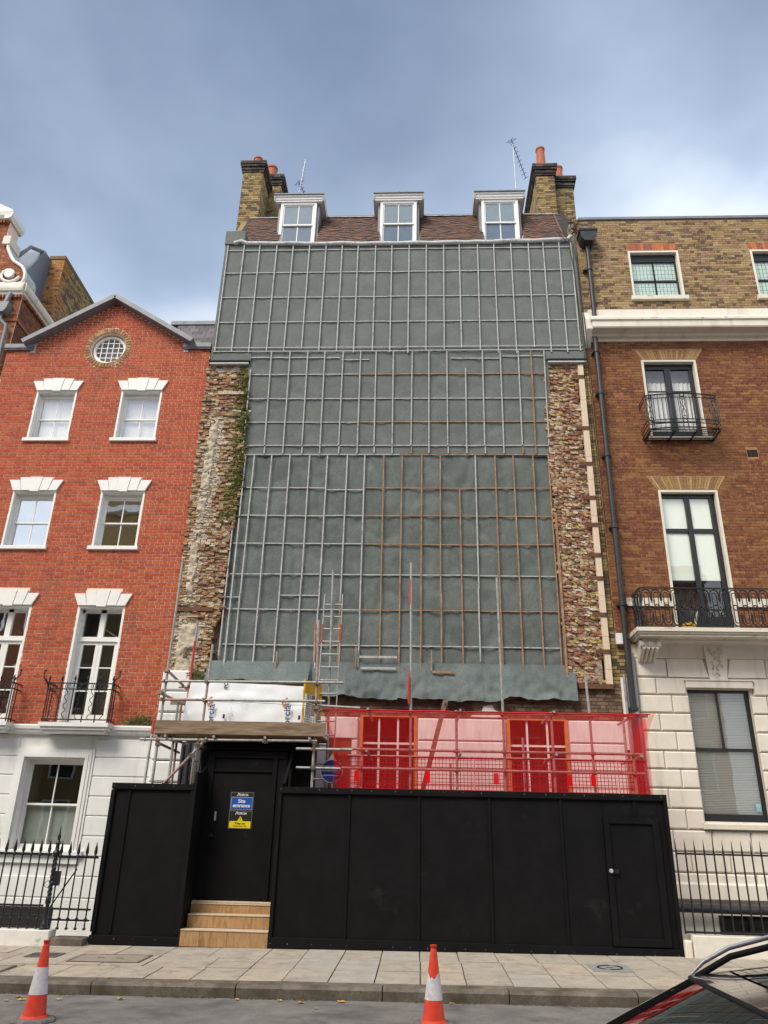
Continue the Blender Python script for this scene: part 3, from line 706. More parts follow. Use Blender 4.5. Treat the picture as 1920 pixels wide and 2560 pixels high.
for cx in (-9.21, -7.08):
    x0, x1 = cx - .73, cx + .73
    sl_ = B()
    for k, (e, za, zb) in enumerate(((0, 3.62, 3.70), (.04, 3.56, 3.62), (.09, 3.50, 3.56))):
        sl_.box(x0 + e, x1 - e, 15.88 + e, YF + .05, za, zb)
    bal = o('balcony', sl_, M_stucco, rh)
    zt, zb, y = 4.50, 3.76, 15.93
    q = B(); q.box(x0 + .03, x1 - .03, y - .012, y + .012, zt - .012, zt + .012); q.box(x0 + .03, x1 - .03, y - .012, y + .012, zt - .13, zt - .11); q.box(x0 + .03, x1 - .03, y - .012, y + .012, zb - .01, zb + .012)
    for xx in (x0 + .04, x1 - .04):
        for z in (zt, zt - .12, zb): q.box(xx - .012, xx + .012, y + .013, YF, z - .011, z + .011)
    o('rail', q, M_iron, bal)
    for i in range(6):
        xx = x0 + .05 + (x1 - x0 - .1) * i / 5
        q = B().box(xx - .010, xx + .010, y - .010, y + .010, 3.70, zt + .05)
        q.lathe([(.004, .05), (.020, .075), (.026, .10), (.016, .13), (.006, .17)], (xx, y, zt), 8)
        o('upright', q, M_iron, bal, smooth=40)
    for i in range(5):
        xx = x0 + .05 + (x1 - x0 - .1) * (i + .5) / 5
        q = B(); wavy(q, xx, y, zb, zt - .12, .028, 3.5, i)
        o('wavy_bar', q, M_iron, bal, smooth=60)
        q = B()
        for s_ in (-1, 1): q.path([(xx + s_ * (.05 - .028 * (1 - cos(a)) ), y, zt - .06 + .034 * sin(a)) for a in [2*pi*k/14 for k in range(14)]], .006, 5, True)
        o('scroll', q, M_iron, bal, smooth=60)
    for xx in (x0 + .05, x1 - .05):
        for yy in (16.02, 16.14): o('upright', B().box(xx - .009, xx + .009, yy - .009, yy + .009, 3.70, zt), M_iron, bal)
        s_ = -1 if xx < cx else 1
        pts = [(xx, y, zt - .1), (xx + s_ * .03, y - .03, zt), (xx + s_ * .05, y - .07, zt + .06), (xx + s_ * .11, y - .06, zt + .10), (xx + s_ * .13, y - .03, zt + .17), (xx + s_ * .125, y - .02, zt + .24), (xx + s_ * .10, y - .02, zt + .27)]
        q = B().path(pts, .016, 6); q.lathe([(.01, 0), (.03, .02), (.012, .05), (.004, .08)], (xx + s_ * .125, y - .02, zt + .23), 8)
        q.lathe([(.006, -.03), (.034, 0), (.006, .03)], (xx + s_ * .05, y - .07, zt + .05), 8); q.lathe([(.006, -.03), (.03, 0), (.006, .03)], (xx + s_ * .02, y - .03, zt - .02), 8)
        o('scroll_finial', q, M_iron, bal, smooth=50)

# stucco ground floor
gw = (-8.15, -6.84, 1.30, 3.06)
q = B()
wall_cells(q, -11.0, -5.42, -2.4, 3.50, YF + .01, YF + .35, [gw])
sg = o('stucco_storey', q, M_stucco, rh)
bands = [-1.05, -.68, -.30, .08, .46, .84, 1.20, 1.57, 1.94, 2.31, 2.69, 3.06, 3.43]
for za, zb in zip(bands, bands[1:]):
    for a, b in subtract((-11.0, -5.42), [(-8.31, -6.68)] if zb > 1.06 and za < 3.19 else []):
        o('stucco_course', B().bbox(a, b, YF - .012, YF + .012, za + .008, zb - .008, .012), M_stucco, sg)
o('string_course', B().prismx([(YF + .01, 3.50), (YF - .06, 3.50), (YF - .09, 3.54), (YF - .10, 3.58), (YF - .13, 3.60), (YF - .14, 3.66), (YF - .12, 3.69), (YF + .01, 3.70)], -11.0, -5.42), M_stucco, rh)
q = B()
for e, d in ((.16, .03), (.11, .05), (.05, .065)):
    a, b, c, dd = gw[0] - e, gw[1] + e, gw[2] - .02, gw[3] + e
    q.box(a, a + .065, YF - d, YF + .02, c, dd); q.box(b - .065, b, YF - d, YF + .02, c, dd); q.box(a + .065, b - .065, YF - d, YF + .02, dd - .065, dd)
aw_ = o('architrave', q, M_stucco, rh)
sash_window(rh, *gw, YF, M_white, G_clear, inset=.16, sill=False, deep=1.2, head=.06, blind_or_glare=(0, .5, mat('grey_film', (.24,.27,.25), namt=.08)))
q = B().bbox(-8.38, -6.60, YF - .10, YF + .12, 1.20, 1.29, .01); q.box(-8.30, -6.66, YF - .04, YF + .02, 1.06, 1.20)
o('window_sill', q, M_stucco, rh)
o('basement_window', B().box(-8.2, -7.0, YF - .022, YF - .013, -.9, .30), M_dark, rh)
o('alarm_lamp', B().lathe([(.001, 0), (.02, .006), (.02, .02), (.001, .026)], (-5.62, YF - .03, 5.12), 8), M_signyellow, rh)

# weeds on the ledge
def weed(name, label, x0, x1, y, z, n, h, m, cat='plant', seed=1, droop=.3, dry=0):
    rr = random.Random(seed); t = thing(name, label, cat, ((x0 + x1) / 2, y, z))
    for nm, mm, cnt, hh in (('leaves', m, n, h), ('dry_stalks', M_leafdry, dry, h * 2.0)):
        if not cnt: continue
        q = B()
        for i in range(cnt):
            u = rr.gauss(.5, .22); x = x0 + (x1 - x0) * min(1, max(0, u)); hgt = hh * rr.uniform(.35, 1) * (1 - abs(u - .5))
            a = rr.uniform(0, 2 * pi); lean = rr.uniform(.05, .5) * hgt
            base = Vector((x, y + rr.uniform(-.05, .05), z)); tip = base + Vector((cos(a) * lean, -abs(sin(a)) * lean * .6, hgt - droop * lean))
            for k in range(3 if nm == 'leaves' else 1):
                p = base.lerp(tip, rr.uniform(.2, 1)); d = Vector((rr.uniform(-1, 1), rr.uniform(-1, .4), rr.uniform(-.5, .9))).normalized() * rr.uniform(.03, .06); s_ = d.cross(Vector((rr.random(), rr.random(), rr.random()))).normalized() * .010
                q.add([p - s_ * .3, p + d * .5 - s_, p + d, p + d * .5 + s_], [(0, 1, 2, 3)])
            sd = Vector((.004, 0, 0)); q.add([base - sd, base + sd, tip], [(0, 1, 2)])
        me = bpy.data.meshes.new(nm); me.from_pydata(q.v, [], q.f); me.materials.append(mm)
        o(nm, me, None, t)
    return t
weed('ledge_weed', 'weeds growing on the white ledge at the right end of the red house', -6.15, -5.42, YF - .07, 3.69, 420, .26, M_leafg, seed=3, dry=60)
# ================================================================== the covered house in the middle
mh = thing('covered_house', 'house with its front stripped and covered in grey green felt between ruined brick piers', 'house', (-.6, 16.3, 0))
YU, YL = 16.20, 16.33            # upper felt plane, lower felt plane
MX0, MX1 = -5.30, 4.05
def wr(x, z, seed, sc=1.1):
    return noise.noise(Vector((x * sc, z * sc * .7, seed))) + .5 * noise.noise(Vector((x * sc * 2.7 + z * .9, z * sc * 1.1, seed + 5)))
def felt(name, x0, x1, z0, z1, y, amp, m, nu, nv, label=None, seed=0.0, edge=None, thick=.015):
    def fn(u, v):
        x = x0 + (x1 - x0) * u; z = z0 + (z1 - z0) * v
        if edge and v == 0: z += edge(x)
        d = amp * .4 * wr(x, z, seed) + amp * .42 * wr(x, z, seed + 2, 3.6) + amp * .3 * abs(noise.noise(Vector((x * 3.2 - z * 2.6, x * 1.0 + z * .8, seed + 9)))) 
        d = abs(d) + amp * .7 * max(0, 1 - 5.0 * abs(noise.noise(Vector((x * 1.1 + z * .55, z * .42 - x * .3, seed + 3))))) ** 2
        yy = y(z) if callable(y) else y
        return (x, yy + d, z)
    q = B().grid(fn, nu, nv)
    nvt = len(q.v)
    return o(name, q, m, mh, label=label, smooth=50)
felt('felt_sheet', MX0, MX1 - .02, 12.98, 16.5, YU, .020, M_felt, 110, 44, 'top felt sheet over the attic storey', 1.0)
felt('felt_sheet', MX0 - .03, -4.30, 12.70, 12.985, YU - .02, .015, M_felt, 20, 6, 'felt strip lapped over the ledge at the left', 2.0)
felt('felt_sheet', 3.10, MX1 + .03, 12.70, 12.985, YU - .02, .015, M_felt, 20, 6, 'felt strip lapped over the ledge at the right', 2.5)
YM = lambda z: YL + (YU - .01 - YL) * (z - 10.1) / 2.9
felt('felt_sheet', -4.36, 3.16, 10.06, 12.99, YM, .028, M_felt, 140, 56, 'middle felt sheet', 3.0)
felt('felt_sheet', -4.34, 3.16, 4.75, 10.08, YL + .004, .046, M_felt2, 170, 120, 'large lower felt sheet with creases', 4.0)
# felt wraps round the kneeler at the top left and the returns at the sides
q = B().box(MX0 - .04, MX0 + .02, YU - .02, 16.7, 12.75, 16.9); o('felt_return', q, M_felt, mh)
q = B().box(MX1 - .03, MX1 + .03, YU - .02, 16.6, 12.75, 16.35); o('felt_return', q, M_felt, mh)
o('kneeler', B().box(-5.36, -4.82, YU - .05, 16.8, 16.48, 16.93), M_felt, mh)
# wall behind
q = B(); wall_cells(q, -5.4, 4.02, 4.6, 16.42, 16.45, 16.8, []); o('wall', q, M_rubmortar, mh)
q = B().box(-5.28, 4.03, YU + .03, 16.46, 12.76, 16.40); o('attic_wall', q, M_rubmortar, mh)
# flaps along the bottom
fx = [-4.52, -3.6, -2.3, -1.43, -.47, .27, 1.31, 2.25, 3.24]
def hem(x, k):
    base = 4.64 if x < -2.3 else 4.36 - .10 * exp(-((x - 1.0) / .8) ** 2) + .04 * sin(x * 1.3)
    return base + .05 * noise.noise(Vector((x * 1.7, .5, 1))) + .03 * noise.noise(Vector((x * 6.0, k * 3.1, 2)))
for k, (a, b) in enumerate(zip(fx, fx[1:])):
    def fn(u, v, a=a, b=b, k=k):
        x = a - .012 + (b - a + .024) * u; top = 5.10; zb = hem(x, k); z = zb + (top - zb) * v
        w_ = 1 - v
        fold = .05 * noise.noise(Vector((x * 1.6, z * .6, 3))) + .07 * max(0, noise.noise(Vector((x * 3.8 + z * 2.0, z * 1.8, 6)))) + .035 * noise.noise(Vector((x * 8, z * 5, 2)))
        out_ = .15 * w_ ** 1.3 + .008 + .006 * (k % 2) + fold * w_ * 1.8
        if x < -2.3: out_ = .20 * w_ + .01
        return (x, YL - .03 - out_, z - .05 * w_ * noise.noise(Vector((x * 2.3, 8, 1))))
    q = B().grid(fn, 26, 16); n0 = len(q.v)
    q.add([(x, y_ + .012, z) for x, y_, z in q.v], [tuple(reversed(f)) for f in q.f]); q.f += [(i_, i_ + 1, i_ + 1 + n0, i_ + n0) for i_ in range(26)]
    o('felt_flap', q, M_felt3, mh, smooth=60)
# ledge boards under the attic overhang
for a, b in ((-5.36, -4.32), (3.12, 4.10)):
    o('ledge_board', B().box(a, b, YU - .06, YU + .16, 12.66, 12.70), M_dark, mh)
    o('ledge_board', B().box(a + .02, b - .02, YU - .05, YU + .14, 12.60, 12.635), M_leadlight, mh)
o('lead_flashing', B().box(-5.2, -4.36, 16.28, 16.34, 12.42, 12.59), M_leadlight, mh)
# battens
def vb(x, z0, z1, y, m, w_=.027, t=.022, lean=0, y2=None):
    o('batten', B().beam((x, y, z0), (x + lean, y if y2 is None else y2, z1), w_, t, (0, 1, 0)), m, mh)
def hb(x0, x1, z, y, m, w_=.023, t=.018, tilt=0):
    o('batten', B().beam((x0, y, z), (x1, y, z + tilt), t, w_), m, mh)
UX = [-5.25,-4.82,-4.375,-3.92,-3.48,-3.03,-2.585,-2.135,-1.70,-1.225,-.785,-.33,.125,.585,1.02,1.49,1.94,2.39,2.84,3.25,3.65,3.97]
for i, x in enumerate(UX):
    vb(x, 12.98 + R.uniform(-.1, .08), 16.44, YU - .036, M_grey_wood if i not in (99,) else M_new_wood, lean=R.uniform(-.012, .012))
for z in (16.27, 15.50, 14.69, 13.89):
    for a, b in ((-5.28, -.9), (-.89, 4.0)): hb(a, b, z, YU - .012, M_grey_wood, tilt=R.uniform(-.015, .015))
for z in (13.09, 12.975): hb(-5.30, -.4, z, YU - .034, M_grey_wood, tilt=-.01); hb(-.39, 4.03, z, YU - .034, M_grey_wood, tilt=.01)
MXs = [-4.28,-3.77,-3.31,-2.86,-2.42,-1.97,-1.52,-1.12,-.68,-.23,.20,.65,1.10,1.53,1.98,2.42,2.73,3.05]
for i, x in enumerate(MXs):
    m = M_new_wood if i in (6, 9, 10, 15, 16) else M_grey_wood
    z1 = 12.94 if i not in (0, 12) else 12.45
    vb(x, (10.34 if i % 2 else 10.12), z1, YL - .040, y2=YM(z1) - .040, m=M_grey_wood if z1 > 12.9 and R.random() < .6 else m, lean=R.uniform(-.014, .014))
    if i % 2: vb(x + .01, 10.12, 10.30, YL - .040, m)
for z, a, b in ((12.80, -4.3, -2.05), (12.72, -2.0, -1.3), (12.75, .75, 2.0), (12.80, 2.02, 3.06)): hb(a, b, z, YM(z) - .014, M_grey_wood, tilt=R.uniform(-.02, .02))
for z in (12.30, 11.62, 10.97, 10.34):
    hb(-4.3, -1.55, z, YM(z) - .014, M_grey_wood, tilt=R.uniform(-.01, .01)); hb(-1.52, 3.06, z, YM(z) - .014, M_new_wood if z in (12.30, 10.97) else M_grey_wood, tilt=R.uniform(-.015, .015))
hb(-4.34, -.5, 10.10, YL - .018, M_grey_wood); hb(-.48, 3.02, 10.10, YL - .018, M_new_wood)
LX = [-3.995,-3.575,-3.12,-2.645,-2.23,-1.755,-1.315,-.865,-.445,.02,.455,.925,1.295,1.755,2.195,2.635,3.0]
LZ0 = [4.95,5.0,4.86,4.86,4.82,4.88,4.98,5.15,4.86,4.83,5.05,4.72,5.15,5.0,5.02,4.8,4.83]
for i, x in enumerate(LX):
    brown = i in (5, 7, 8, 9, 10, 11, 13, 14, 15, 16)
    z1 = 9.22 if i == 11 else 10.06
    zs = 6.26 + R.uniform(-.3, .9)
    vb(x, zs, z1, YL - .042, M_new_wood if (brown and i > 5) else M_grey_wood, lean=R.uniform(-.015, .015))
    vb(x + R.uniform(-.012, .012), LZ0[i], zs - .004, YL - .042, M_new_wood if brown else M_grey_wood, lean=R.uniform(-.01, .01))
vb(-4.20, 8.48, 10.06, YL - .042, M_grey_wood); vb(-4.33, 5.2, 8.45, YL - .05, M_grey_wood); vb(-4.19, 4.95, 8.4, YL - .07, M_grey_wood, w_=.03)
vb(3.08, 4.82, 8.5, YL - .09, M_new_wood, w_=.05)
for z in (9.22, 8.51, 7.81, 7.07, 6.26, 5.465):
    xl = -4.2 if z > 8.5 else -4.3
    cutx = [xl, -2.24, -1.3, 1.3, 3.03]
    for a, b in zip(cutx, cutx[1:]):
        zz = z - .05 if (z == 9.22 and a == -2.24) else z
        hb(a + .02, b - .01, zz, YL - .016, M_new_wood if a >= -1.4 and not (z in (7.07, 5.465)) else M_grey_wood, tilt=R.uniform(-.012, .012))
hb(-4.3, -4.02, 6.53, YL - .016, M_grey_wood); hb(-3.1, -2.25, 6.58, YL - .016, M_grey_wood)
for a, b, z, m in ((-1.28, -.48, 5.20, M_grey_wood), (-1.25, -.5, 4.96, M_grey_wood), (.27, .72, 4.90, M_new_wood)): hb(a, b, z, YL - .12, m, w_=.05)
for x, z0, z1, m in ((.25, 4.92, 5.36, M_new_wood), (-1.36, 5.0, 5.42, M_new_wood), (-3.06, 4.86, 5.3, M_new_wood)): vb(x, z0, z1, YL - .11, m)

# ruined piers
RM = [rough_block('brick', M_rubble, s_) for s_ in range(5)]; RM2 = [rough_block('brick', M_rubble2, s_ + 20) for s_ in range(5)]
RMm = [rough_block('brick', M_mossy, s_ + 40, .16) for s_ in range(3)]; RMl = [rough_block('brick', M_lime, s_ + 60, .18) for s_ in range(3)]
def pier(name, label, x0f, x1f, z0, z1, y, base, special=None, seed=1, hole=None):
    rr = random.Random(seed)
    meshes = base + RMm + RMl; nb = len(base)
    q = B()
    zs = [z0 + (z1 - z0) * i / 20 for i in range(21)]
    vs = [];
    for z in zs: vs += [(x0f(z) + .03, y - .004, z), (x1f(z) - .03, y - .004, z), (x1f(z) - .03, y + .4, z), (x0f(z) + .03, y + .4, z)]
    fs = []
    for i in range(20):
        for k in range(4): fs.append((4*i + k, 4*i + (k + 1) % 4, 4*i + 4 + (k + 1) % 4, 4*i + 4 + k))
    fs += [(3, 2, 1, 0), tuple(80 + k for k in range(4))]
    q.add(vs, fs)
    pr = o(name, q, M_rubmortar, mh, label=label)
    items = []; z = z0
    while z < z1:
        h = rr.uniform(.052, .072); x = x0f(z) + rr.uniform(-.03, .02)
        row_d = rr.uniform(-.008, .008)
        while x < x1f(z) - .02:
            w_ = rr.choice((.105, .11, .09, .10, .15, .12, .08)) * rr.uniform(.8, 1.15)
            cx, cz = x + w_ / 2, z + h / 2
            x += w_ + .004
            if hole and any((cx - hx) ** 2 / a ** 2 + (cz - hz) ** 2 / b ** 2 < 1 for hx, hz, a, b in hole): continue
            if rr.random() < .025: continue
            k = rr.randrange(nb); amp = .026
            if special:
                sp_ = special(cx, cz, rr)
                if sp_ == 'moss': k = nb + rr.randrange(3)
                elif sp_ == 'lime': k = nb + 3 + rr.randrange(3); amp = .018
            prot = row_d + rr.uniform(-amp, amp)
            items.append(((cx, y + .07 + prot, cz), (w_ * 1.04, .20, h * 1.03), (rr.gauss(0, .03), rr.gauss(0, .035), rr.gauss(0, .07)), k))
        z += h + .003
    pieces(pr, 'brick', items, meshes, stuffname='rubble')
    if hole:
        for hx, hz, a, b in hole: o('cavity', B().lathe([(.001, 0), (1, 0), (.8, .4), (.001, .5)], (0, 0, 0), 12), M_dark, pr, (hx, y + .05, hz), (-pi / 2, 0, 0), (a * .95, b * .95, .2))
    return pr
def lx1(z):
    z_ = [(4.6, -4.62), (5.0, -4.58), (5.84, -4.50), (6.1, -4.40), (7.9, -4.39), (8.4, -4.30), (9.6, -4.25), (11.0, -4.27), (12.6, -4.36)]
    for (a, xa), (b, xb) in zip(z_, z_[1:]):
        if a <= z <= b: return xa + (xb - xa) * (z - a) / (b - a)
    return z_[0][1] if z < 5 else z_[-1][1]
def spL(x, z, rr):
    u = (x + 5.40) / (lx1(z) + 5.40)
    if z > 8.3 and u > .70 + .1 * noise.noise(Vector((x * 3, z * 1.5, 2))) and rr.random() < .8: return 'moss'
    e = .08 * noise.noise(Vector((z * 2.2, 3, 1)))
    if 7.8 < z < 11.15 and .16 + e < u < .50 + e: return 'lime'
    if 6.0 < z <= 7.8 and .12 + e < u < .42 + e and rr.random() < .6: return 'lime'
    if z < 5.95 and .06 < u < .74 + e: return 'lime'
    return None
lp = pier('ruined_pier', 'left ruined pier of broken brick with lime plaster and moss', lambda z: -5.41, lx1, 4.62, 12.58, 16.30, RM, spL, 5, [(-4.97, 10.42, .07, .20), (-5.36, 10.3, .05, .12), (-4.85, 6.42, .10, .06)])
rp = pier('ruined_pier', 'right ruined pier of broken brick with steel straps', lambda z: 3.04 + .012 * (10 - z) + .03 * sin(z * 5), lambda z: 3.86, 4.72, 12.58, 16.30, RM2, None, 9, [(3.78, 4.98, .10, .25)])
o('timber_bond', B().box(-5.38, -4.56, 16.24, 16.34, 6.18, 6.27), M_rust, lp)
o('stone_course', B().box(-5.05, -4.33, 16.23, 16.34, 11.75, 11.83), M_lime, lp)
for z in (12.2, 10.76, 9.81, 8.94, 8.27, 7.54, 7.00, 6.18, 5.38):
    st = B().box(3.70, 4.00, 16.185, 16.197, z - .042, z + .042)
    for x in (3.73, 3.95, 3.975): st.lathe([(.012, 0), (.012, .012)], (0, 0, 0), 6) if False else st.box(x - .01, x + .01, 16.182, 16.19, z - .01, z + .01)
    o('steel_strap', st, M_rust, rp)
pl = [4.66, 5.0, 5.7, 6.6, 7.6, 8.5, 9.4, 10.0, 10.9, 11.55, 12.56]
for a, b in zip(pl, pl[1:]): o('timber_packer', B().box(3.875 + R.uniform(-.005, .005), 4.005, 16.205, 16.30, a + .003, b - .003), M_plank, rp)
o('timber_lintel', B().box(3.3, 4.0, 16.2, 16.34, 4.60, 4.70), M_rust, rp)
def plaster(x0f, x1f, z0, z1, y, seed):
    def fn(u, v):
        z = z0 + (z1 - z0) * v; e = .05 * noise.noise(Vector((z * 3.1, seed, 1))) ; f = .06 * noise.noise(Vector((z * 2.7, seed, 9)))
        x = (x0f(z) + e) * (1 - u) + (x1f(z) + f) * u
        d = .035 * noise.noise(Vector((x * 7, z * 9, seed))) + .025 * noise.noise(Vector((x * 16, z * 22, seed)))
        edge = min(u, 1 - u) * 2; edge = min(1, edge * 2.2) * min(1, min(v, 1 - v) * 14)
        hole = noise.noise(Vector((x * 3.3, z * 2.6, seed + 4)))
        return (x, y + .07 - .125 * edge + d - (0 if hole < .28 else -.12), z)
    o('lime_plaster', B().grid(fn, 18, int((z1 - z0) / .035)), M_lime, lp, smooth=70)
plaster(lambda z: -5.22 - .02 * (11 - z), lambda z: -4.90 - .02 * (11 - z), 8.4, 11.2, 16.30, 2)
plaster(lambda z: -5.28, lambda z: -5.02, 6.5, 8.2, 16.30, 3)
plaster(lambda z: -5.33, lambda z: -4.74 - .05 * (z < 5.2), 4.72, 5.92, 16.26, 5)
# moss cushions, and ferns on the inner edge of the left pier
q = B(); rr = random.Random(4)
for i in range(900):
    z = rr.uniform(8.2, 12.3); d_ = abs(rr.gauss(0, .11)); x = lx1(z) - d_ + .03
    if noise.noise(Vector((x * 2, z * 1.1, 6))) < -.12 - d_: continue
    r_ = rr.uniform(.010, .026); c = Vector((x, 16.26 - rr.uniform(0, .06), z))
    q.add([c + Vector((sx * r_, 0, 0)) for sx in (-1, 1)] + [c + Vector((0, sy * r_, 0)) for sy in (-1, 1)] + [c + Vector((0, 0, sz * r_ * .8)) for sz in (-1, 1)], [(0,2,4),(2,1,4),(1,3,4),(3,0,4),(2,0,5),(1,2,5),(3,1,5),(0,3,5)])
me = bpy.data.meshes.new('moss'); me.from_pydata(q.v, [], q.f); me.materials.append(M_moss)
o('moss', me, None, lp, kind='stuff')
weed('pier_weed', 'green weed tuft at the foot of the left ruined pier', -4.98, -4.52, 16.18, 4.66, 320, .26, M_leafg, seed=8, dry=25)
weed('pier_fern', 'small green plant growing from the mossy edge of the left pier', -4.30, -4.20, 16.2, 11.05, 50, .16, M_leafg, seed=9)
weed('pier_fern', 'upper small green plant on the mossy edge of the left pier', -4.40, -4.24, 16.2, 11.72, 60, .2, M_leafg, seed=10)

# narrow strip of old brick between the pier and the right house, and the band under the felt
me_old = unit_box('brick', M_chim, .03)
q = B().box(4.01, 4.16, 16.34, 16.6, 4.5, 17.2); ow = o('old_wall', q, M_chimmortar, mh)
o('old_wall', B().box(4.165, 4.498, 16.33, 16.6, -2.3, 5.58), M_chimmortar, mh)
its = lay_bricks(1.8, 12.6, lambda z: (4.02, 4.155) if z > 5.5 else (4.02, 4.49), lambda a, b: [], 16.31, mesh=0)
pieces(ow, 'brick', its, [me_old], limit=120, stuffname='brickwork')
q = B().box(-4.6, 4.16, 16.32, 16.6, 3.98, 4.75); bw = o('old_wall', q, M_chimmortar, mh)
its = lay_bricks(3.98, 4.75, lambda z: (-1.95, 4.155), lambda a, b: [(1.12, 1.62)] if a < 4.25 else [], 16.295, mesh=0, wob=.008)
pieces(bw, 'brick', its, [unit_box('brick', mat('grimy_brown_brick', [(.13,.085,.055),(.17,.12,.08),(.10,.065,.045),(.20,.13,.08)], palette=True, nscale=8, namt=.3, bump=.6), .03)], limit=120, stuffname='brickwork')
o('plaster_patch', B().prism([(1.05, 4.0), (1.68, 4.0), (1.62, 4.12), (1.55, 4.14), (1.5, 4.25), (1.32, 4.22), (1.28, 4.1), (1.1, 4.08)], 16.27, 16.33), M_white, bw)

# ground floor behind the net: white rusticated blocks and two windows
gws = [(-1.22, -.05, .9, 4.0), (1.79, 3.02, .9, 3.98)]
q = B(); wall_cells(q, -5.42, 4.4, -2.4, 3.97, 16.32, 16.62, gws); gs = o('ground_storey', q, M_stucco, mh)
for za, zb in ((2.2, 2.42), (2.44, 2.96), (2.98, 3.50), (3.52, 3.95)):
    for a, b in ((-1.86, -1.26), (-.02, 1.76), (3.05, 4.14)):
        a_ = a if not (a < -1.8 and zb < 3.6) else -1.38
        o('stucco_course', B().bbox(a_, b, 16.24, 16.33, za, zb, .02), M_stucco, gs)
o('bare_brick_patch', B().box(-1.88, -1.40, 16.28, 16.33, 2.0, 3.5), M_brown, gs)
for x0, x1, z0, z1 in gws:
    q = B()
    q.box(x0, x0 + .06, 16.28, 16.36, z0, z1); q.box(x1 - .06, x1, 16.28, 16.36, z0, z1); q.box(x0 + .06, x1 - .06, 16.28, 16.36, z1 - .03, z1)
    wn_ = o('window', q, M_frameorange, mh)
    q = B()
    for k in (1, 2): g = x0 + (x1 - x0) * k / 3; q.box(g - .02, g + .02, 16.33, 16.37, z0, z1)
    for z in (1.2, 2.35, 3.45): q.box(x0 + .06, x1 - .06, 16.335, 16.365, z - .02, z + .02)
    o('glazing_bars', q, M_white, wn_)
    for k in range(3): o('pane', B().box(x0 + (x1 - x0) * k / 3 + .02, x0 + (x1 - x0) * (k + 1) / 3 - .02, 16.345, 16.35, z0, z1), G_clear, wn_)
    o('room', B().box(x0 - .1, x1 + .1, 16.7, 16.72, z0 - .1, z1 + .1), M_dark, wn_)
# white quoins and pipes left of the door
for k, (za, zb) in enumerate(((4.42, 4.84), (3.98, 4.40), (3.54, 3.96), (3.02, 3.44), (2.60, 3.0), (2.18, 2.58))):
    w_ = 1.0 if zb > 4 else 1.25
    o('quoin', B().bbox(-5.44, -5.44 + (.62 if zb > 3.5 else .9), 16.12, 16.34, za, zb, .03), M_stucco, gs)
    if zb < 3.5: o('quoin', B().bbox(-4.45, -4.0, 16.16, 16.34, za, zb, .02), M_cream, gs)
for x, r_, m in ((-4.78, .045, M_ironpipe), (-4.66, .05, M_ironpipe), (-4.55, .02, M_steel)):
    o('pipe', B().tube((x, 16.05, 1.5), (x, 16.05, 4.0 if r_ > .03 else 3.3), r_, 12), m, gs, smooth=50)
o('pipe', B().tube((-4.55, 16.0, 3.55), (-4.52, 16.0, 4.25), .055, 12), M_ironpipe, gs, smooth=50)
o('security_camera', B().tube((-4.32, 15.95, 3.05), (-4.28, 16.15, 3.08), .075, 14), M_white, gs, smooth=50)
o('stonework', B().box(-4.85, -4.35, 16.2, 16.34, 3.98, 4.62), M_rubmortar, gs)

# ---- roof
YE, ZE, YR, ZR = 16.42, 16.62, 17.62, 18.80     # eaves and ridge
q = B().add([(-5.2, YR, ZR), (4.0, YR, ZR), (4.0, YR + 3, ZR - 1.5), (-5.2, YR + 3, ZR - 1.5)], [(0, 1, 2, 3)])
for a, b in ((-5.2, -4.15), (-2.95, -1.26), (-.06, 1.63), (2.83, 4.0)): q.add([(a, YE, ZE), (b, YE, ZE), (b, YR, ZR), (a, YR, ZR)], [(0, 1, 2, 3)])
rf = o('roof', q, M_tile, mh)
ang = atan2(ZR - ZE, YR - YE); Ls = sqrt((ZR - ZE) ** 2 + (YR - YE) ** 2)
me_tile = unit_box('roof_tile', M_tile)
DX = [-3.55, -.66, 2.23]
its = []
nr = 25
for r in range(nr):
    f = (r + .3) / nr; y = YE + (YR - YE) * f; z = ZE + (ZR - ZE) * f; x = -5.15 + (.083 if r % 2 else 0)
    while x < 3.95:
        if not any(abs(x - d) < .60 for d in DX):
            lift = .035 + R.uniform(-.006, .008)
            its.append(((x + .08, y - sin(ang) * lift, z + cos(ang) * lift), (.158, .17, .013), (ang - .07 + R.gauss(0, .012), R.gauss(0, .02), R.gauss(0, .015)), 0))
        x += .166
pieces(rf, 'roof_tile', its, [me_tile], stuffname='roof_tiles')
for a, b in ((-5.1, -4.2), (-2.9, -1.3), (-.05, 1.55), (2.9, 3.9)):
    o('ridge_flashing', B().grid(lambda u, v, a=a, b=b: (a + (b - a) * u, YR - .16 + .2 * v, ZR - .13 + .17 * v + .03 * sin(pi * v) + .012 * noise.noise(Vector((u * 9, v * 3, a)))), 20, 4), M_leadlight, rf, smooth=60)
    o('ridge_cap', B().tube((a, YR + .02, ZR + .03), (b, YR + .02, ZR + .03), .045, 8), M_slate, rf, smooth=60)
# lead gutter dressed over the top of the felt
pts = [(MX0 + .55 + (MX1 - .15 - MX0 - .55) * i / 60, YU - .03 + .03 * noise.noise(Vector((i * .3, 1, 1))), 16.50 + .02 * noise.noise(Vector((i * .25, 4, 2))) - .06 * sin(pi * i / 60) + (.0)) for i in range(61)]
pts = [(-5.1, YU - .02, 16.52), (-4.9, YU - .05, 16.55)] + pts + [(4.0, YU - .02, 16.62)]
o('lead_gutter', B().path(pts, lambda f: .062 + .012 * noise.noise(Vector((f * 30, 2, 3))), 10), M_leadlight, mh, smooth=70)
o('gutter_bed', B().box(-5.1, 3.95, YU + .01, 16.5, 16.40, 16.55), M_lead, mh)
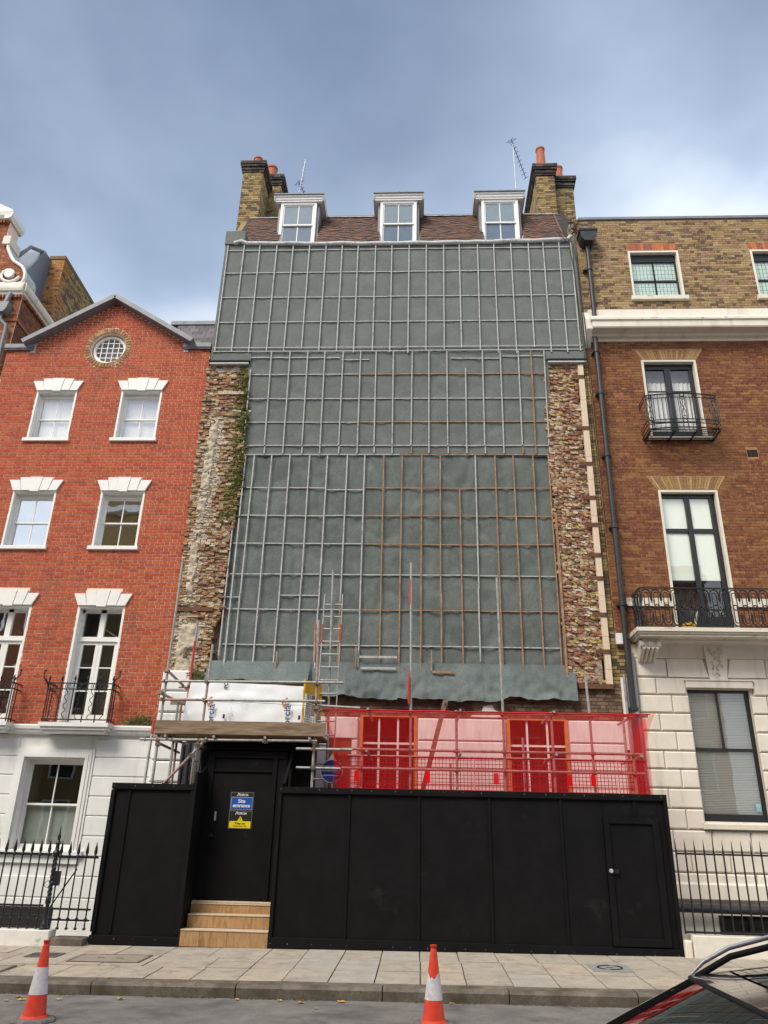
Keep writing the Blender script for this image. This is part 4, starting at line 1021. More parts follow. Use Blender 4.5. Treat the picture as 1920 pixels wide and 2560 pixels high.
# dormers
def dormer(cx):
    y0 = 16.86; hw = .52; z0, z1 = 17.02, 18.60
    q = B().prismx([(y0 + .03, z0 - .3), (y0 + .03, z1), (YR + .6, z1 + .02), (YR + .6, z0 - .3)], cx - hw - .07, cx + hw + .07)
    dm = o('dormer', q, M_lead, mh)
    q = B(); q.box(cx - hw, cx - hw + .075, y0 - .05, y0 + .06, z0, z1); q.box(cx + hw - .075, cx + hw, y0 - .05, y0 + .06, z0, z1); q.box(cx - hw + .075, cx + hw - .075, y0 - .05, y0 + .06, z1 - .075, z1); q.box(cx - hw + .075, cx + hw - .075, y0 - .05, y0 + .06, z0, z0 + .06)
    o('frame', q, M_white, dm)
    a, b, c, d = cx - hw + .075, cx + hw - .075, z0 + .06, z1 - .075; zm = (c + d) / 2 - .02
    for k, (za, zb, yy) in enumerate(((zm - .02, d, y0 - .02), (c, zm + .02, y0 + .012))):
        s_ = B(); s_.box(a, a + .04, yy, yy + .028, za, zb); s_.box(b - .04, b, yy, yy + .028, za, zb); s_.box(a + .04, b - .04, yy, yy + .028, zb - .04, zb); s_.box(a + .04, b - .04, yy, yy + .028, za, za + .045); s_.box(cx - .013, cx + .013, yy + .002, yy + .026, za, zb)
        o('sash', s_, M_white, dm)
        for u0, u1 in ((a + .04, cx - .013), (cx + .013, b - .04)):
            o('pane', B().box(u0, u1, yy + .012, yy + .016, za + .03, zb - .03), G_dormer, dm)
            o('curtain', B().box(u0, u1, yy + .02, yy + .024, za + .03, zb - .03), M_verd, dm)
    pr = [(y0 + .02, z1), (y0 - .09, z1), (y0 - .09, z1 + .05), (y0 - .115, z1 + .06), (y0 - .115, z1 + .12), (y0 - .15, z1 + .14), (y0 - .15, z1 + .19), (YR + .5, z1 + .19), (YR + .5, z1)]
    q = B().prismx(pr, cx - hw - .16, cx + hw + .16)
    o('cornice', q, M_white, dm)
    q = B().prismx([(y0 - .19, z1 + .193), (y0 - .19, z1 + .225), (YR + .5, z1 + .32), (YR + .5, z1 + .193)], cx - hw - .21, cx + hw + .21)
    o('lead_top', q, M_lead, dm)
    for s_ in (-1, 1):
        x0_, x1_ = sorted((cx + s_ * (hw + .163), cx + s_ * (hw + .21)))
        o('cornice_side', B().prismx([(y0 - .15, z1 + .13), (y0 - .15, z1 + .19), (YR + .5, z1 + .19), (YR + .5, z1 + .05), (y0 - .1, z1 + .02)], x0_, x1_), M_verd, dm)
        o('flashing', B().box(*sorted((cx + s_ * (hw + .072), cx + s_ * (hw + .10))), y0 - .02, y0 + .1, z0 - .1, z0 + .28), M_leadlight, dm)
    o('finial', B().lathe([(.03, 0), (.035, .03), (.015, .06)], (cx, y0 - .15, z1 + .22), 8), M_lead, dm)
for d in DX: dormer(d)
# chimneys
def chimney(x0, x1, y0, y1, z0, z1, pots, label):
    zc = z1 - .42
    q = B().box(x0 + .012, x1 - .012, y0 + .012, y1 - .012, z0, z1 - .02)
    ch = o('chimney', q, M_chimmortar, mh, label=label)
    me = unit_box('brick', M_chim, .03); meb = unit_box('brick', M_black_brick, .03)
    its = lay_bricks(z0, zc, lambda z: (x0, x1), lambda a, b: [], y0, mesh=0, wob=.003)
    side = []
    for xs, sg_ in ((x0, -1), (x1, 1)):
        for c, s_, e, k in lay_bricks(z0, zc, lambda z: (y0 + .01, y1), lambda a, b: [], 0, mesh=0):
            side.append(((xs - sg_ * .01, c[0], c[2]), (s_[0], s_[1], s_[2]), (0, 0, pi / 2), 0))
    its += side
    n_ = 6
    for i in range(n_):
        e = [.03, .055, .03, .075, .10, .10][i]
        za = zc + i * .07
        for xa, xb, ya, yb in ((x0 - e, x1 + e, y0 - e, y0 + .02), (x0 - e, x1 + e, y1 - .02, y1 + e)):
            x = xa
            while x < xb - .02:
                l = min(R.choice((.105, .215)), xb - x); its.append(((x + l / 2, (ya + yb) / 2, za + .035), (l - .008, yb - ya, .062), (0, 0, 0), 1)); x += l
        for xa, xb in ((x0 - e, x0 + .02), (x1 - .02, x1 + e)):
            y = y0 + .02
            while y < y1 - .03:
                l = min(R.choice((.105, .215)), y1 - .02 - y); its.append((((xa + xb) / 2, y + l / 2, za + .035), (xb - xa, l - .008, .062), (0, 0, 0), 1)); y += l
    pieces(ch, 'brick', its, [me, meb], limit=110, stuffname='brickwork')
    o('flaunching', B().box(x0, x1, y0, y1, z1 - .03, z1 + .02), M_chimmortar, ch)
    for px, py, h, r0, r1, lip in pots:
        pr = [(r0 * 1.0, 0), (r0, .06), (r0 * .96, .08), (r1, h - .12), (r1 * 1.0, h - .07), (r1 * 1.15, h - .06), (r1 * 1.15, h), (r1 * .9, h), (r1 * .88, h - .2)]
        o('chimney_pot', B().lathe(pr, (px, py, z1), 18), M_pot, ch, smooth=50)
chimney(-5.54, -4.92, 17.55, 18.45, 17.1, 21.03, [(-5.20, 17.85, .47, .145, .125, 0)], 'front left chimney stack with one terracotta pot')
chimney(-5.34, -4.57, 18.6, 20.6, 17.1, 21.58, [(-4.98, 18.85, .60, .17, .16, 0), (-4.78, 19.6, .60, .15, .14, 0)], 'rear left chimney stack with two terracotta pots')
chimney(3.46, 4.02, 17.55, 20.2, 17.1, 20.70, [(3.70, 17.8, .95, .155, .125, 0)], 'near right chimney stack with one tall terracotta pot')
chimney(4.10, 4.64, 17.9, 19.2, 17.1, 20.55, [(4.28, 18.15, .66, .145, .13, 0)], 'far right chimney stack with one short terracotta pot')
# sloping parapets with tile edging beside the roof
for x0, x1, lab in ((-5.38, -5.08, 'left sloping party wall'), (3.90, 4.2, 'right sloping party wall')):
    q = B().prismx([(16.5, 16.3), (16.5, 16.75), (17.75, 18.98), (18.1, 18.98), (18.1, 16.3)], x0, x1)
    pw = o('sloping_parapet', q, M_chim, mh, label=lab)
    o('tile_edging', B().beam((x0 + .15 if x0 > 0 else x1 - .04, 16.46, 16.80), (x0 + .15 if x0 > 0 else x1 - .04, 17.75, 19.03), .34 if x0 > 0 else .12, .06), M_black_brick, pw)
    if x0 > 0: o('barge_board', B().beam((x0 - .02, 16.46, 16.72), (x0 - .02, 17.72, 18.95), .04, .16), mat('brown_board', (.16,.10,.07), namt=.25), pw)
# cables at the top right
q = B()
rr = random.Random(2)
for i in range(7):
    p = [(4.05 + rr.uniform(-.12, .25), 16.2 - .08 * rr.random(), 16.9 + rr.uniform(-.3, .35)) for _ in range(6)]; q.path(p, .008, 4)
for x in (3.9, 4.0): q.path([(x - .3, 16.1, 16.75), (x, 16.02, 16.2), (x + .06, 16.0, 15.2), (x + .1, 16.0, 13.6), (x + .12, 16.02, 12.2), (x + .14, 16.1, 8.0)], .010, 5)
q.path([(2.85, 17.0, 18.3), (3.2, 16.6, 17.4), (3.4, 16.2, 16.7)], .006, 4)
o('cables', q, M_dark, mh)
# television aerials
def aerial(x, y, z0, z1, lean, label, boom, n, down):
    t = thing('tv_aerial', label, 'aerial', (x, y, z0), 'television aerials on the roof')
    o('mast', B().tube((x, y, z0), (x + lean, y, z1), .012, 8), M_alu, t, smooth=50)
    top = Vector((x + lean * (.62 if down else 1), y, z0 + (z1 - z0) * (.62 if down else .985)))
    d = Vector(boom)
    o('boom', B().tube(top - d * .12, top + d, .012, 6), M_iron, t, smooth=50)
    s_ = d.normalized().cross(Vector((0, 0, 1))).normalized(); u = s_.cross(d.normalized())
    for i in range(n):
        p = top + d * (i / (n - 1))
        for v in (s_ * .16 + u * .04, s_ * .16 - u * .04): o('element', B().tube(p - v * .5, p + v * .5, .005, 5), M_iron, t)
    q = B()
    for k in (-2, -1, 1, 2): q.tube(top - d * .1 + u * .05 * k - s_ * .14, top - d * .1 + u * .05 * k + s_ * .14, .005, 5)
    o('reflector', q, M_iron, t)
    if down:
        for i in range(8): z = z0 + (z1 - z0) * (.66 + .3 * i / 8); o('element', B().tube((x + lean * .9 - .05, y, z), (x + lean * .9 + .06, y, z + .01), .004, 5), M_alu, t)
aerial(-4.0, 18.2, 18.9, 21.85, .24, 'aerial on a leaning mast beside the left chimney', (.40, .4, -.72), 9, True)
aerial(2.95, 18.2, 18.9, 22.42, -.02, 'tall upright aerial mast beside the right chimney with its aerial at the tip', (.42, .45, -1.0), 9, False)
# ================================================================== brown brick house on the right
bh = thing('brown_brick_house', 'tall brown brick house with cream stucco ground floor and iron balconies on the right', 'house', (7, 16.3, 0))
HX0, HX1 = 4.17, 13.0
w3 = [(5.48, 6.80, 14.68, 16.20), (8.66, 9.98, 14.68, 16.20)]
w2 = (5.46, 6.79, 10.58, 12.74); w1 = (5.46, 6.80, 5.72, 9.18)
q = B(); wall_cells(q, HX0, HX1, 13.9, 17.30, YF, YF + .35, w3); o('upper_wall', q, M_stockmortar, bh)
q = B(); wall_cells(q, HX0, HX1, 5.5, 13.9, YF, YF + .35, [w2, w1]); o('lower_wall', q, M_brownmortar, bh)
o('party_wall', B().box(HX0, HX1, YF + .9, YF + 6, -2, 17.2), M_dark, bh)
def seg_cut(cx, z0, hw0, hw1, h):
    def f(za, zb):
        zm = (za + zb) / 2
        if z0 - .02 < zm < z0 + h: t_ = (zm - z0) / h; ww = hw0 + (hw1 - hw0) * t_; return [(cx - ww, cx + ww)]
        return []
    return f
A3 = [seg_cut(c, 16.20, .66, .70, .24) for c in (6.14, 9.32)]
def cutsU(za, zb):
    c = [(h[0], h[1]) for h in w3 if h[2] < zb - .01 and h[3] > za + .01]
    for f in A3: c += f(za, zb)
    return c
its = lay_bricks(14.23, 17.25, lambda z: (HX0, HX1), cutsU, YF - .008, mesh=0, wob=.003)
pieces(bh, 'brick', its, [unit_box('brick', M_stock, .03)], stuffname='upper_brickwork')
A2 = seg_cut(6.13, 12.74, .68, .86, .30); A1 = seg_cut(6.13, 9.18, .70, .90, .34)
def cutsL(za, zb):
    c = [(h[0], h[1]) for h in (w2, w1) if h[2] < zb - .01 and h[3] > za + .01] + A2(za, zb) + A1(za, zb)
    if za < 10.24 and zb > 10.03: c.append((7.62, 7.88))
    return c
its = lay_bricks(5.8, 13.42, lambda z: (HX0, HX1), cutsL, YF - .007, mesh=0, wob=.003, joint=.0115)
pieces(bh, 'brick', its, [unit_box('brick', M_brown, .03)], stuffname='lower_brickwork')
def flat_arch(cx, z0, hw0, hw1, h, n, m, rise=0):
    ar = o('arch', B().prism([(cx - hw0 + .01, z0 + .01), (cx + hw0 - .01, z0 + .01), (cx + hw1 - .01, z0 + h - .01), (cx - hw1 + .01, z0 + h - .01)], YF - .002, YF + .05), M_stockmortar if rise else M_brownmortar, bh)
    for i in range(n):
        a0, a1 = -1 + 2 * i / n, -1 + 2 * (i + 1) / n; g = .005
        r0, r1 = rise * (1 - a0 * a0), rise * (1 - a1 * a1)
        o('arch_brick', B().prism([(cx + a0 * hw0 + g, z0 + r0 * .6), (cx + a1 * hw0 - g, z0 + r1 * .6), (cx + a1 * hw1 - g, z0 + h + r1), (cx + a0 * hw1 + g, z0 + h + r0)], YF - .012 - R.uniform(0, .003), YF + .03), m, ar)
for c in (6.14, 9.32): flat_arch(c, 16.20, .66, .70, .22, 18, M_arch, .02)
flat_arch(6.13, 12.75, .68, .86, .27, 24, M_archy); flat_arch(6.13, 9.19, .70, .90, .33, 24, M_archy)
# parapet
o('parapet_coping', B().prismx([(YF - .04, 17.28), (YF - .04, 17.36), (YF + .4, 17.44), (YF + .4, 17.28)], HX0 + .1, HX1), M_lead, bh)
o('soot_course', B().box(HX0, HX1, YF - .02, YF + .05, 17.25, 17.28), M_black_brick, bh)  # thin dark course directly below the coping
# cornice
prof = [(YF + .02, 14.22), (16.20, 14.22), (16.20, 14.00), (16.14, 13.92), (15.98, 13.85), (15.90, 13.74), (15.86, 13.68), (15.86, 13.64), (15.88, 13.63), (15.88, 13.46), (15.90, 13.43), (16.12, 13.43), (16.14, 13.36), (16.24, 13.33), (16.26, 13.28), (YF + .02, 13.28)]
o('cornice', B().prismx(prof, 4.26, HX1), M_cream, bh)
o('cornice_lip', B().prismx([(15.845, 13.645), (15.845, 13.70), (15.90, 13.755), (15.96, 13.755), (15.9, 13.645)], 4.22, HX1), M_creamdirty, bh)
o('cornice_end', B().prismx([(16.30, 14.2), (16.10, 14.0), (15.95, 13.75), (15.95, 13.45), (16.3, 13.1)], 4.12, 4.258), M_cream, bh)
# windows: black sash with a lattice film, three storeys of different joinery
def white_reveal(h, y=YF, lining=.055, d=.16):
    x0, x1, z0, z1 = h; q = B()
    q.box(x0, x0 + lining, y - .012, y + d, z0, z1); q.box(x1 - lining, x1, y - .012, y + d, z0, z1); q.box(x0 + lining, x1 - lining, y - .012, y + d, z1 - lining, z1)
    return q
for k, h in enumerate(w3):
    x0, x1, z0, z1 = h
    wn_ = o('window', white_reveal(h), M_cream, bh)
    a, b, c, d = x0 + .055, x1 - .055, z0, z1 - .055; y = YF + .12
    q = B(); q.box(a, a + .05, y, y + .06, c, d); q.box(b - .05, b, y, y + .06, c, d); q.box(a + .05, b - .05, y - .02, y + .06, d - .24, d); q.box(a + .05, b - .05, y, y + .05, c, c + .03)
    zm = (c + d - .24) / 2; cx = (a + b) / 2
    q.box(a + .05, b - .05, y + .005, y + .055, zm - .03, zm + .03); q.box(cx - .02, cx + .02, y + .005, y + .05, c, d - .24)
    o('sash', q, M_blackpaint, wn_)
    q = B(); n_ = 12
    for i in range(1, n_): g = a + .05 + (b - a - .1) * i / n_; q.box(g - .0028, g + .0028, y - .008, y - .002, c, d - .24)
    for i in range(1, 9): g = c + (d - .24 - c) * i / 9; q.box(a + .05, b - .05, y - .009, y - .003, g - .0028, g + .0028)
    o('wire_lattice', q, M_iron, wn_)
    for u0, u1 in ((a + .05, cx - .02), (cx + .02, b - .05)):
        for v0, v1 in ((c + .03, zm - .03), (zm + .03, d - .24)): o('pane', B().box(u0, u1, y + .025, y + .03, v0, v1), G_clear, wn_)
    o('blind', B().box(a, b, y + .034, y + .038, c, d - .2), mat('mint_blind', (.66,.80,.74), rough=.8, namt=.04, nscale=1.5) if k == 0 else MATS['mint_blind'], wn_)
    q = B().bbox(x0 - .06, x1 + .07, YF - .09, YF + .1, z0 - .13, z0, .01); o('sill', q, M_creamdirty, wn_)
# second floor doors
x0, x1, z0, z1 = w2
wn_ = o('window', white_reveal(w2), M_cream, bh)
a, b, d = x0 + .055, x1 - .055, z1 - .055; y = YF + .13; cx = (a + b) / 2
q = B(); q.box(a, b, y - .01, y + .06, d - .14, d); q.box(a, a + .07, y, y + .06, z0, d - .14); q.box(b - .10, b, y, y + .06, z0, d - .14); q.box(cx - .09, cx + .05, y - .02, y + .06, z0, d - .14)
for z in (11.92, 11.06): q.box(a + .07, b - .1, y + .01, y + .05, z - .012, z + .012)
q.box(a + .07, b - .1, y, y + .05, z0, z0 + .2)
o('casement', q, M_blackpaint, wn_)
for u0, u1 in ((a + .07, cx - .09), (cx + .05, b - .1)): o('pane', B().box(u0, u1, y + .03, y + .035, z0 + .2, d - .14), G_clear, wn_)
q = B().grid(lambda u, v: (a + (b - a) * u, y + .14 + .02 * sin(u * 70), z0 + (d - .45 - z0) * v), 60, 1); o('curtain', q, M_curtain, wn_)
o('room', B().box(a - .1, b + .1, y + .3, y + .31, z0, d + .1), mat('pale_room', (.42,.40,.38), namt=.1), wn_)
q = B().bbox(x0 - .05, x1 + .08, YF - .10, YF + .1, z0 - .10, z0 - .02, .012); o('sill', q, M_creamdirty, wn_)
# first floor window
x0, x1, z0, z1 = w1
wn_ = o('window', white_reveal(w1), M_cream, bh)
a, b, d = x0 + .055, x1 - .055, z1 - .055; y = YF + .12; cx = (a + b) / 2 - .01
q = B(); q.box(a, b, y - .01, y + .06, d - .09, d); q.box(a, a + .035, y, y + .06, z0, d - .09); q.box(b - .12, b, y, y + .06, z0, d - .09); q.box(cx - .055, cx + .055, y - .02, y + .06, z0, d - .09)
q.box(a + .035, cx - .055, y, y + .05, 8.17, 8.27); q.box(cx + .055, b - .12, y, y + .05, 8.17, 8.27); q.box(a + .035, b - .12, y + .003, y + .05, z0, z0 + .5)
o('casement', q, M_blackpaint, wn_)
for u0, u1 in ((a + .035, cx - .055), (cx + .055, b - .12)):
    for v0, v1 in ((8.27, d - .09), (z0 + .5, 8.17)): o('pane', B().box(u0, u1, y + .03, y + .035, v0, v1), G_clear, wn_)
    o('blind', B().box(u0 - .01, u1 + .01, y + .037, y + .041, 7.05, d), M_blind, wn_)
o('room', B().box(a - .1, b + .1, y + .5, y + .51, z0, d + .1), M_mid, wn_)
q = B()
for u in (0, 1): q.box(*sorted((HX0 + .3 if not u else w1[1], w1[0] if not u else HX1)), YF - .05, YF + .02, 6.40, 6.58)
o('sill_band', q, M_creamdirty, bh)
# vent
vt = o('vent', B().box(7.63, 7.87, YF - .002, YF + .02, 10.04, 10.23), M_dark, bh)
q = B()
for i in range(9): q.box(7.63 + .027 * i, 7.64 + .027 * i, YF - .012, YF - .003, 10.045, 10.225)
for i in range(7): q.box(7.632, 7.868, YF - .014, YF - .005, 10.05 + .026 * i, 10.057 + .026 * i)
o('grille', q, M_black_brick, vt)
# rainwater pipe
pp = o('drainpipe', B().tube((4.40, 16.16, 16.3), (4.40, 16.16, 13.95), .055, 14).tube((4.35, 16.13, 13.3), (4.33, 16.13, 1.0), .058, 14), M_ironpipe, bh, smooth=50)
q = B(); q.prism([(4.20, 16.65), (4.64, 16.65), (4.60, 16.40), (4.52, 16.28), (4.30, 16.28), (4.22, 16.40)], 15.95, YF); q.box(4.18, 4.66, 15.93, YF, 16.62, 16.68); o('hopper', q, M_ironpipe, pp)
for z in (15.5, 12.9, 11.7, 10.0, 8.2, 6.4, 4.2):
    q = B().lathe([(.06, -.05), (.075, -.045), (.075, .045), (.06, .05)], (4.40 if z > 13.5 else 4.345, 16.16 if z > 13.5 else 16.13, z), 14); q.box(4.25, 4.46, 16.17, YF, z - .02, z + .02)
    o('collar', q, M_ironpipe, pp, smooth=50)
o('conduit', B().tube((4.24, 16.2, 1), (4.24, 16.2, 4.9), .03, 10), M_steel, pp, smooth=50)
o('conduit', B().box(4.42, 4.48, 16.17, 16.3, 2.5, 5.35), M_lead, pp)
o('junction_box', B().box(4.16, 4.29, 16.2, 16.3, 5.55, 5.78), M_white, bh)
o('white_patch', B().box(4.18, 4.36, 16.25, 16.3, 3.4, 4.85), M_white, bh)
# balconette
bc = o('balconette', B().box(5.28, 6.9, 16.28, 16.31, 10.50, 10.53), M_iron, bh)
def bow(u): return (5.26 + 1.66 * u, 15.80 - .10 * sin(pi * u))
zs = (10.50, 10.62, 10.72, 11.30, 11.40)
for z in zs: o('rail', B().path([(bow(i / 20)[0], bow(i / 20)[1], z) for i in range(21)], .011 if z not in (10.5, 11.4) else .016, 6), M_iron, bc, smooth=60)
for xs in (5.26, 6.92):
    for z in zs: o('rail', B().tube((xs, 15.80, z), (xs, 16.3, z), .012, 6), M_iron, bc)
for i in range(19):
    u = i / 18; p = bow(u); o('upright', B().tube((p[0], p[1], 10.72), (p[0], p[1], 11.30), .009 if i % 6 else .014, 6), M_iron, bc)
for u in (.055, .5, .945):
    p = bow(u); q = B(); hw = .055
    for s_ in (-1, 1): q.path([(p[0] + s_ * hw * cos(pi * k / 8), p[1] - .01, 10.80 + .42 * k / 8) for k in range(9)], .007, 5)
    for z in (10.66, 10.76, 11.28, 11.35): q.path([(p[0] + .045 * cos(t_), p[1] - .01, z + .045 * sin(t_)) for t_ in [2*pi*k/12 for k in range(12)]], .008, 5, True)
    q.tube((p[0] - hw, p[1], 10.5), (p[0] - hw, p[1], 11.4), .009, 6); q.tube((p[0] + hw, p[1], 10.5), (p[0] + hw, p[1], 11.4), .009, 6)
    o('lattice_post', q, M_iron, bc, smooth=50)
for i in range(26):
    p = bow((i + .5) / 26)
    for z in (10.67, 11.35): o('ring', B().path([(p[0] + .022 * cos(t_), p[1], z + .026 * sin(t_)) for t_ in [2*pi*k/8 for k in range(8)]], .005, 4, True), M_iron, bc)
for i in range(6): yy = 15.80 + .48 * i / 5; o('floor_bar', B().box(5.28, 6.90, yy - .012, yy + .012, 10.47, 10.49), M_iron, bc)
for xx in (5.3, 5.85, 6.35, 6.88): o('bracket', B().beam((xx, 15.76, 10.45), (xx, 16.3, 10.45), .025, .04), M_iron, bc)

# main balcony
sl_ = B()
for e, za, zb in ((0, 5.68, 5.76), (.035, 5.64, 5.68), (.07, 5.59, 5.64)): sl_.box(4.44 + e, HX1, 15.60 + e, YF, za, zb)
mb = o('balcony', sl_, M_creamdirty, bh)
o('soffit_bed', B().box(4.62, HX1, 15.9, YF, 5.55, 5.59), M_cream, mb)
def unit():
    q = B(); r = .0125
    def arch(rad, zc, z_end, sgn): 
        return [(-rad, 0, z_end)] + [(rad * -cos(pi * k / 8), 0, zc + sgn * rad * sin(pi * k / 8)) for k in range(9)] + [(rad, 0, z_end)]
    q.path(arch(.088, .72, .57, 1), r, 5); q.path(arch(.045, .70, .50, 1), r * .85, 5)
    q.path(arch(.088, .13, .27, -1), r, 5); q.path(arch(.045, .15, .34, -1), r * .85, 5)
    q.path([(.052 * cos(t_), 0, .43 + .052 * sin(t_)) for t_ in [2*pi*k/14 for k in range(14)]], .014, 5, True)
    for s_ in (-1, 1):
        q.tube((s_ * .045, 0, .34), (s_ * .045, 0, .40), r * .85, 5); q.tube((s_ * .045, 0, .46), (s_ * .045, 0, .5), r * .85, 5)
        for z, w_ in ((.57, .022), (.53, .014), (.61, .012), (.27, .022), (.31, .014), (.23, .012), (.43, .018)): q.lathe([(.004, -.016), (w_, 0), (.004, .016)], (s_ * .10, 0, z), 6)
        q.box(s_ * .0995 - .012, s_ * .0995 + .012, -.006, .006, .41, .425); q.box(s_ * .0995 - .012, s_ * .0995 + .012, -.006, .006, .435, .45)
    return q.mesh('railing_panel', M_iron, 50)
ume = unit(); yR = 15.66; zR = 5.77
n_ = 41
for i in range(n_): o('railing_panel', ume, None, mb, (4.72 + .2 * i, yR, zR))
for i in range(3): o('railing_panel', ume, None, mb, (4.60, 15.80 + .2 * i, zR), (0, 0, pi / 2))
q = B(); q.box(4.585, HX1, yR - .02, yR + .02, 6.60, 6.625); q.box(4.585, HX1, yR - .01, yR + .01, 5.80, 5.815); q.box(4.585, 4.62, yR + .02, YF, 6.60, 6.625); q.box(4.59, 4.61, yR + .02, YF, 5.80, 5.815); q.box(4.59, 4.612, yR - .011, yR + .011, 5.76, 6.60)
o('rail', q, M_iron, mb)
# things left on the balcony
t = thing('yellow_bag', 'yellow and orange bag lying behind the iron balcony railing', 'bag', (5.62, 15.95, 5.76))
q = B().grid(lambda u, v: (5.42 + .42 * u, 15.85 + .2 * v + .03 * noise.noise(Vector((u * 4, v * 4, 1))), 5.765 + .20 * sin(pi * u) * sin(pi * v) + .09 * noise.noise(Vector((u * 5, v * 5, 3)))), 10, 8)
o('cloth', q, mat('yellow_cloth', [(.62,.45,.03),(.65,.25,.03)], nscale=6), t, smooth=60)
o('handle', B().path([(5.75, 15.95, 5.88), (5.80, 15.95, 6.1), (5.84, 15.95, 6.2)], lambda f: .03 * (1 - f) + .006, 6), mat('pale_cloth', (.66,.60,.42)), t, smooth=60)
# console bracket
q = B(); prf = [(16.30, 5.30), (16.22, 5.32), (16.15, 5.38), (16.06, 5.46), (15.95, 5.50), (15.86, 5.54), (15.83, 5.60), (15.86, 5.66), (15.92, 5.69), (16.0, 5.72), (16.3, 5.72)]
cons = o('console', B().prismx([(y_, z_ - .13) for y_, z_ in prf], 4.58, 4.92), M_cream, bh)
for i in range(4):
    x = 4.615 + .09 * i; o('flute', B().path([(x, 16.24, 5.19), (x, 16.10, 5.28), (x, 15.95, 5.36), (x, 15.85, 5.40)], .038, 8), M_cream, cons, smooth=60)
for x in (4.58, 4.92, 4.75): o('volute', B().tube((x - .04, 15.88, 5.47), (x + .04, 15.88, 5.47), .075, 14), M_cream, cons, smooth=50)
# stucco blocks
gw_ = (5.53, 6.79, 2.10, 4.64)
q = B(); wall_cells(q, 4.50, HX1, -2.4, 5.56, YF + .03, YF + .35, [gw_, (5.56, 6.8, -.6, .48)]); st = o('stucco_storey', q, M_cream, bh)
o('frieze', B().prismx([(YF + .03, 5.27), (YF - .02, 5.27), (YF - .03, 5.30), (YF - .02, 5.33), (YF - .02, 5.50), (YF - .06, 5.55), (YF + .03, 5.55)], 4.47, HX1), M_cream, bh)
zb = [.72, 1.19, 1.55, 1.94, 2.32, 2.69, 3.05, 3.40, 3.78, 4.14, 4.51, 4.87, 5.27]
for i, (za, zc_) in enumerate(zip(zb, zb[1:])):
    odd = i % 2
    if zc_ > 5.2: spans = [(4.52, 5.155), (5.17, 5.93), (6.44, 7.16), (7.18, 7.9), (7.92, 8.7)]
    else:
        j = 5.19 if odd else 4.90
        lo = [(4.52, j - .006), (j + .006, 5.53)]
        if zc_ < 2.0: lo = [(4.52, j - .006), (j + .006, j + .72), (j + .735, j + 1.45), (j + 1.465, j + 2.2)]; spans = lo
        else: spans = lo + [(6.79, 7.10 if odd else 7.40), (7.115 if odd else 7.415, 7.85 if odd else 8.15), (7.865 if odd else 8.165, 8.9)]
    lastx = max(b for a, b in spans)
    while lastx < HX1 - .2: spans = spans + [(lastx + .015, min(lastx + .75, HX1))]; lastx += .75
    for a, b in spans:
        if za > 4.4 and zc_ < 4.9: 
            if b == 5.53: b = 5.50
            if a == 6.79: a = 6.86
        m_ = B().bbox(a, b, YF - .035, YF + .04, za + .010, zc_ - .010, .025)
        if a == 5.17 and zc_ > 5.2: m_ = B().prism([(a, za + .01), (6.0, za + .01), (5.90, zc_ - .01), (a, zc_ - .01)], YF - .035, YF + .04)
        if a == 6.44: m_ = B().prism([(6.38, za + .01), (b, za + .01), (b, zc_ - .01), (6.48, zc_ - .01)], YF - .035, YF + .04)
        o('stucco_block', m_, M_cream, st)
ky = o('keystone', B().prism([(6.00, 4.84), (6.36, 4.84), (6.44, 5.545), (5.96, 5.545)], YF - .06, YF + .03), M_cream, st)
q = B(); rr = random.Random(6)
for i in range(46):
    z = rr.uniform(4.9, 5.5); hw = .10 + .05 * (z - 4.84) / .7; x = 6.185 + rr.uniform(-hw, hw); r_ = rr.uniform(.015, .03)
    q.path([(x + r_ * cos(t_), YF - .065, z + r_ * 1.3 * sin(t_)) for t_ in [rr.uniform(0, 6) + k * .8 for k in range(6)]], .008, 5)
o('carving', q, M_cream, ky, smooth=60)
o('window_lintel', B().bbox(5.49, 6.85, YF - .08, YF + .05, 4.65, 4.82, .012).box(5.47, 6.87, YF - .10, YF, 4.80, 4.83), M_cream, st)
# ground window with venetian blind
x0, x1, z0, z1 = gw_
q = B(); y = YF + .10
q.box(x0, x0 + .03, y, y + .06, z0, z1); q.box(x1 - .07, x1, y, y + .06, z0, z1); q.box(x0 + .03, x1 - .07, y, y + .06, z1 - .05, z1); q.box(x0 + .03, x1 - .07, y - .02, y + .06, z0, z0 + .14); q.box(x0 + .03, x1 - .07, y, y + .05, 3.42, 3.48)
q.box(6.13, 6.165, y + .005, y + .045, 3.48, z1 - .05)
wn_ = o('window', q, M_blackpaint, bh)
for u0, u1, v0, v1 in ((x0 + .03, 6.13, 3.48, z1 - .05), (6.165, x1 - .07, 3.48, z1 - .05), (x0 + .03, x1 - .07, z0 + .14, 3.42)): o('pane', B().box(u0, u1, y + .025, y + .03, v0, v1), G_clear, wn_)
me_sl = unit_box('blind_slat', M_slat); z = z0 + .14
while z < z1 - .02:
    o('blind_slat', me_sl, None, wn_, ((x0 + x1) / 2 - .02, y + .06, z), (radians(-58), R.gauss(0, .0015), 0), (x1 - x0 - .10, .029, .0015)); z += .031
o('room', B().box(x0 - .1, x1 + .1, y + .35, y + .36, z0, z1), M_dark, wn_)
o('sill', B().bbox(x0 - .05, x1 + .3, YF - .10, YF + .1, 1.95, 2.06, .012), M_creamdirty, wn_)
o('sticker', B().box(6.60, 6.69, y + .018, y + .022, 2.30, 2.44), mat('turquoise_sticker', (.25,.52,.58)), wn_)
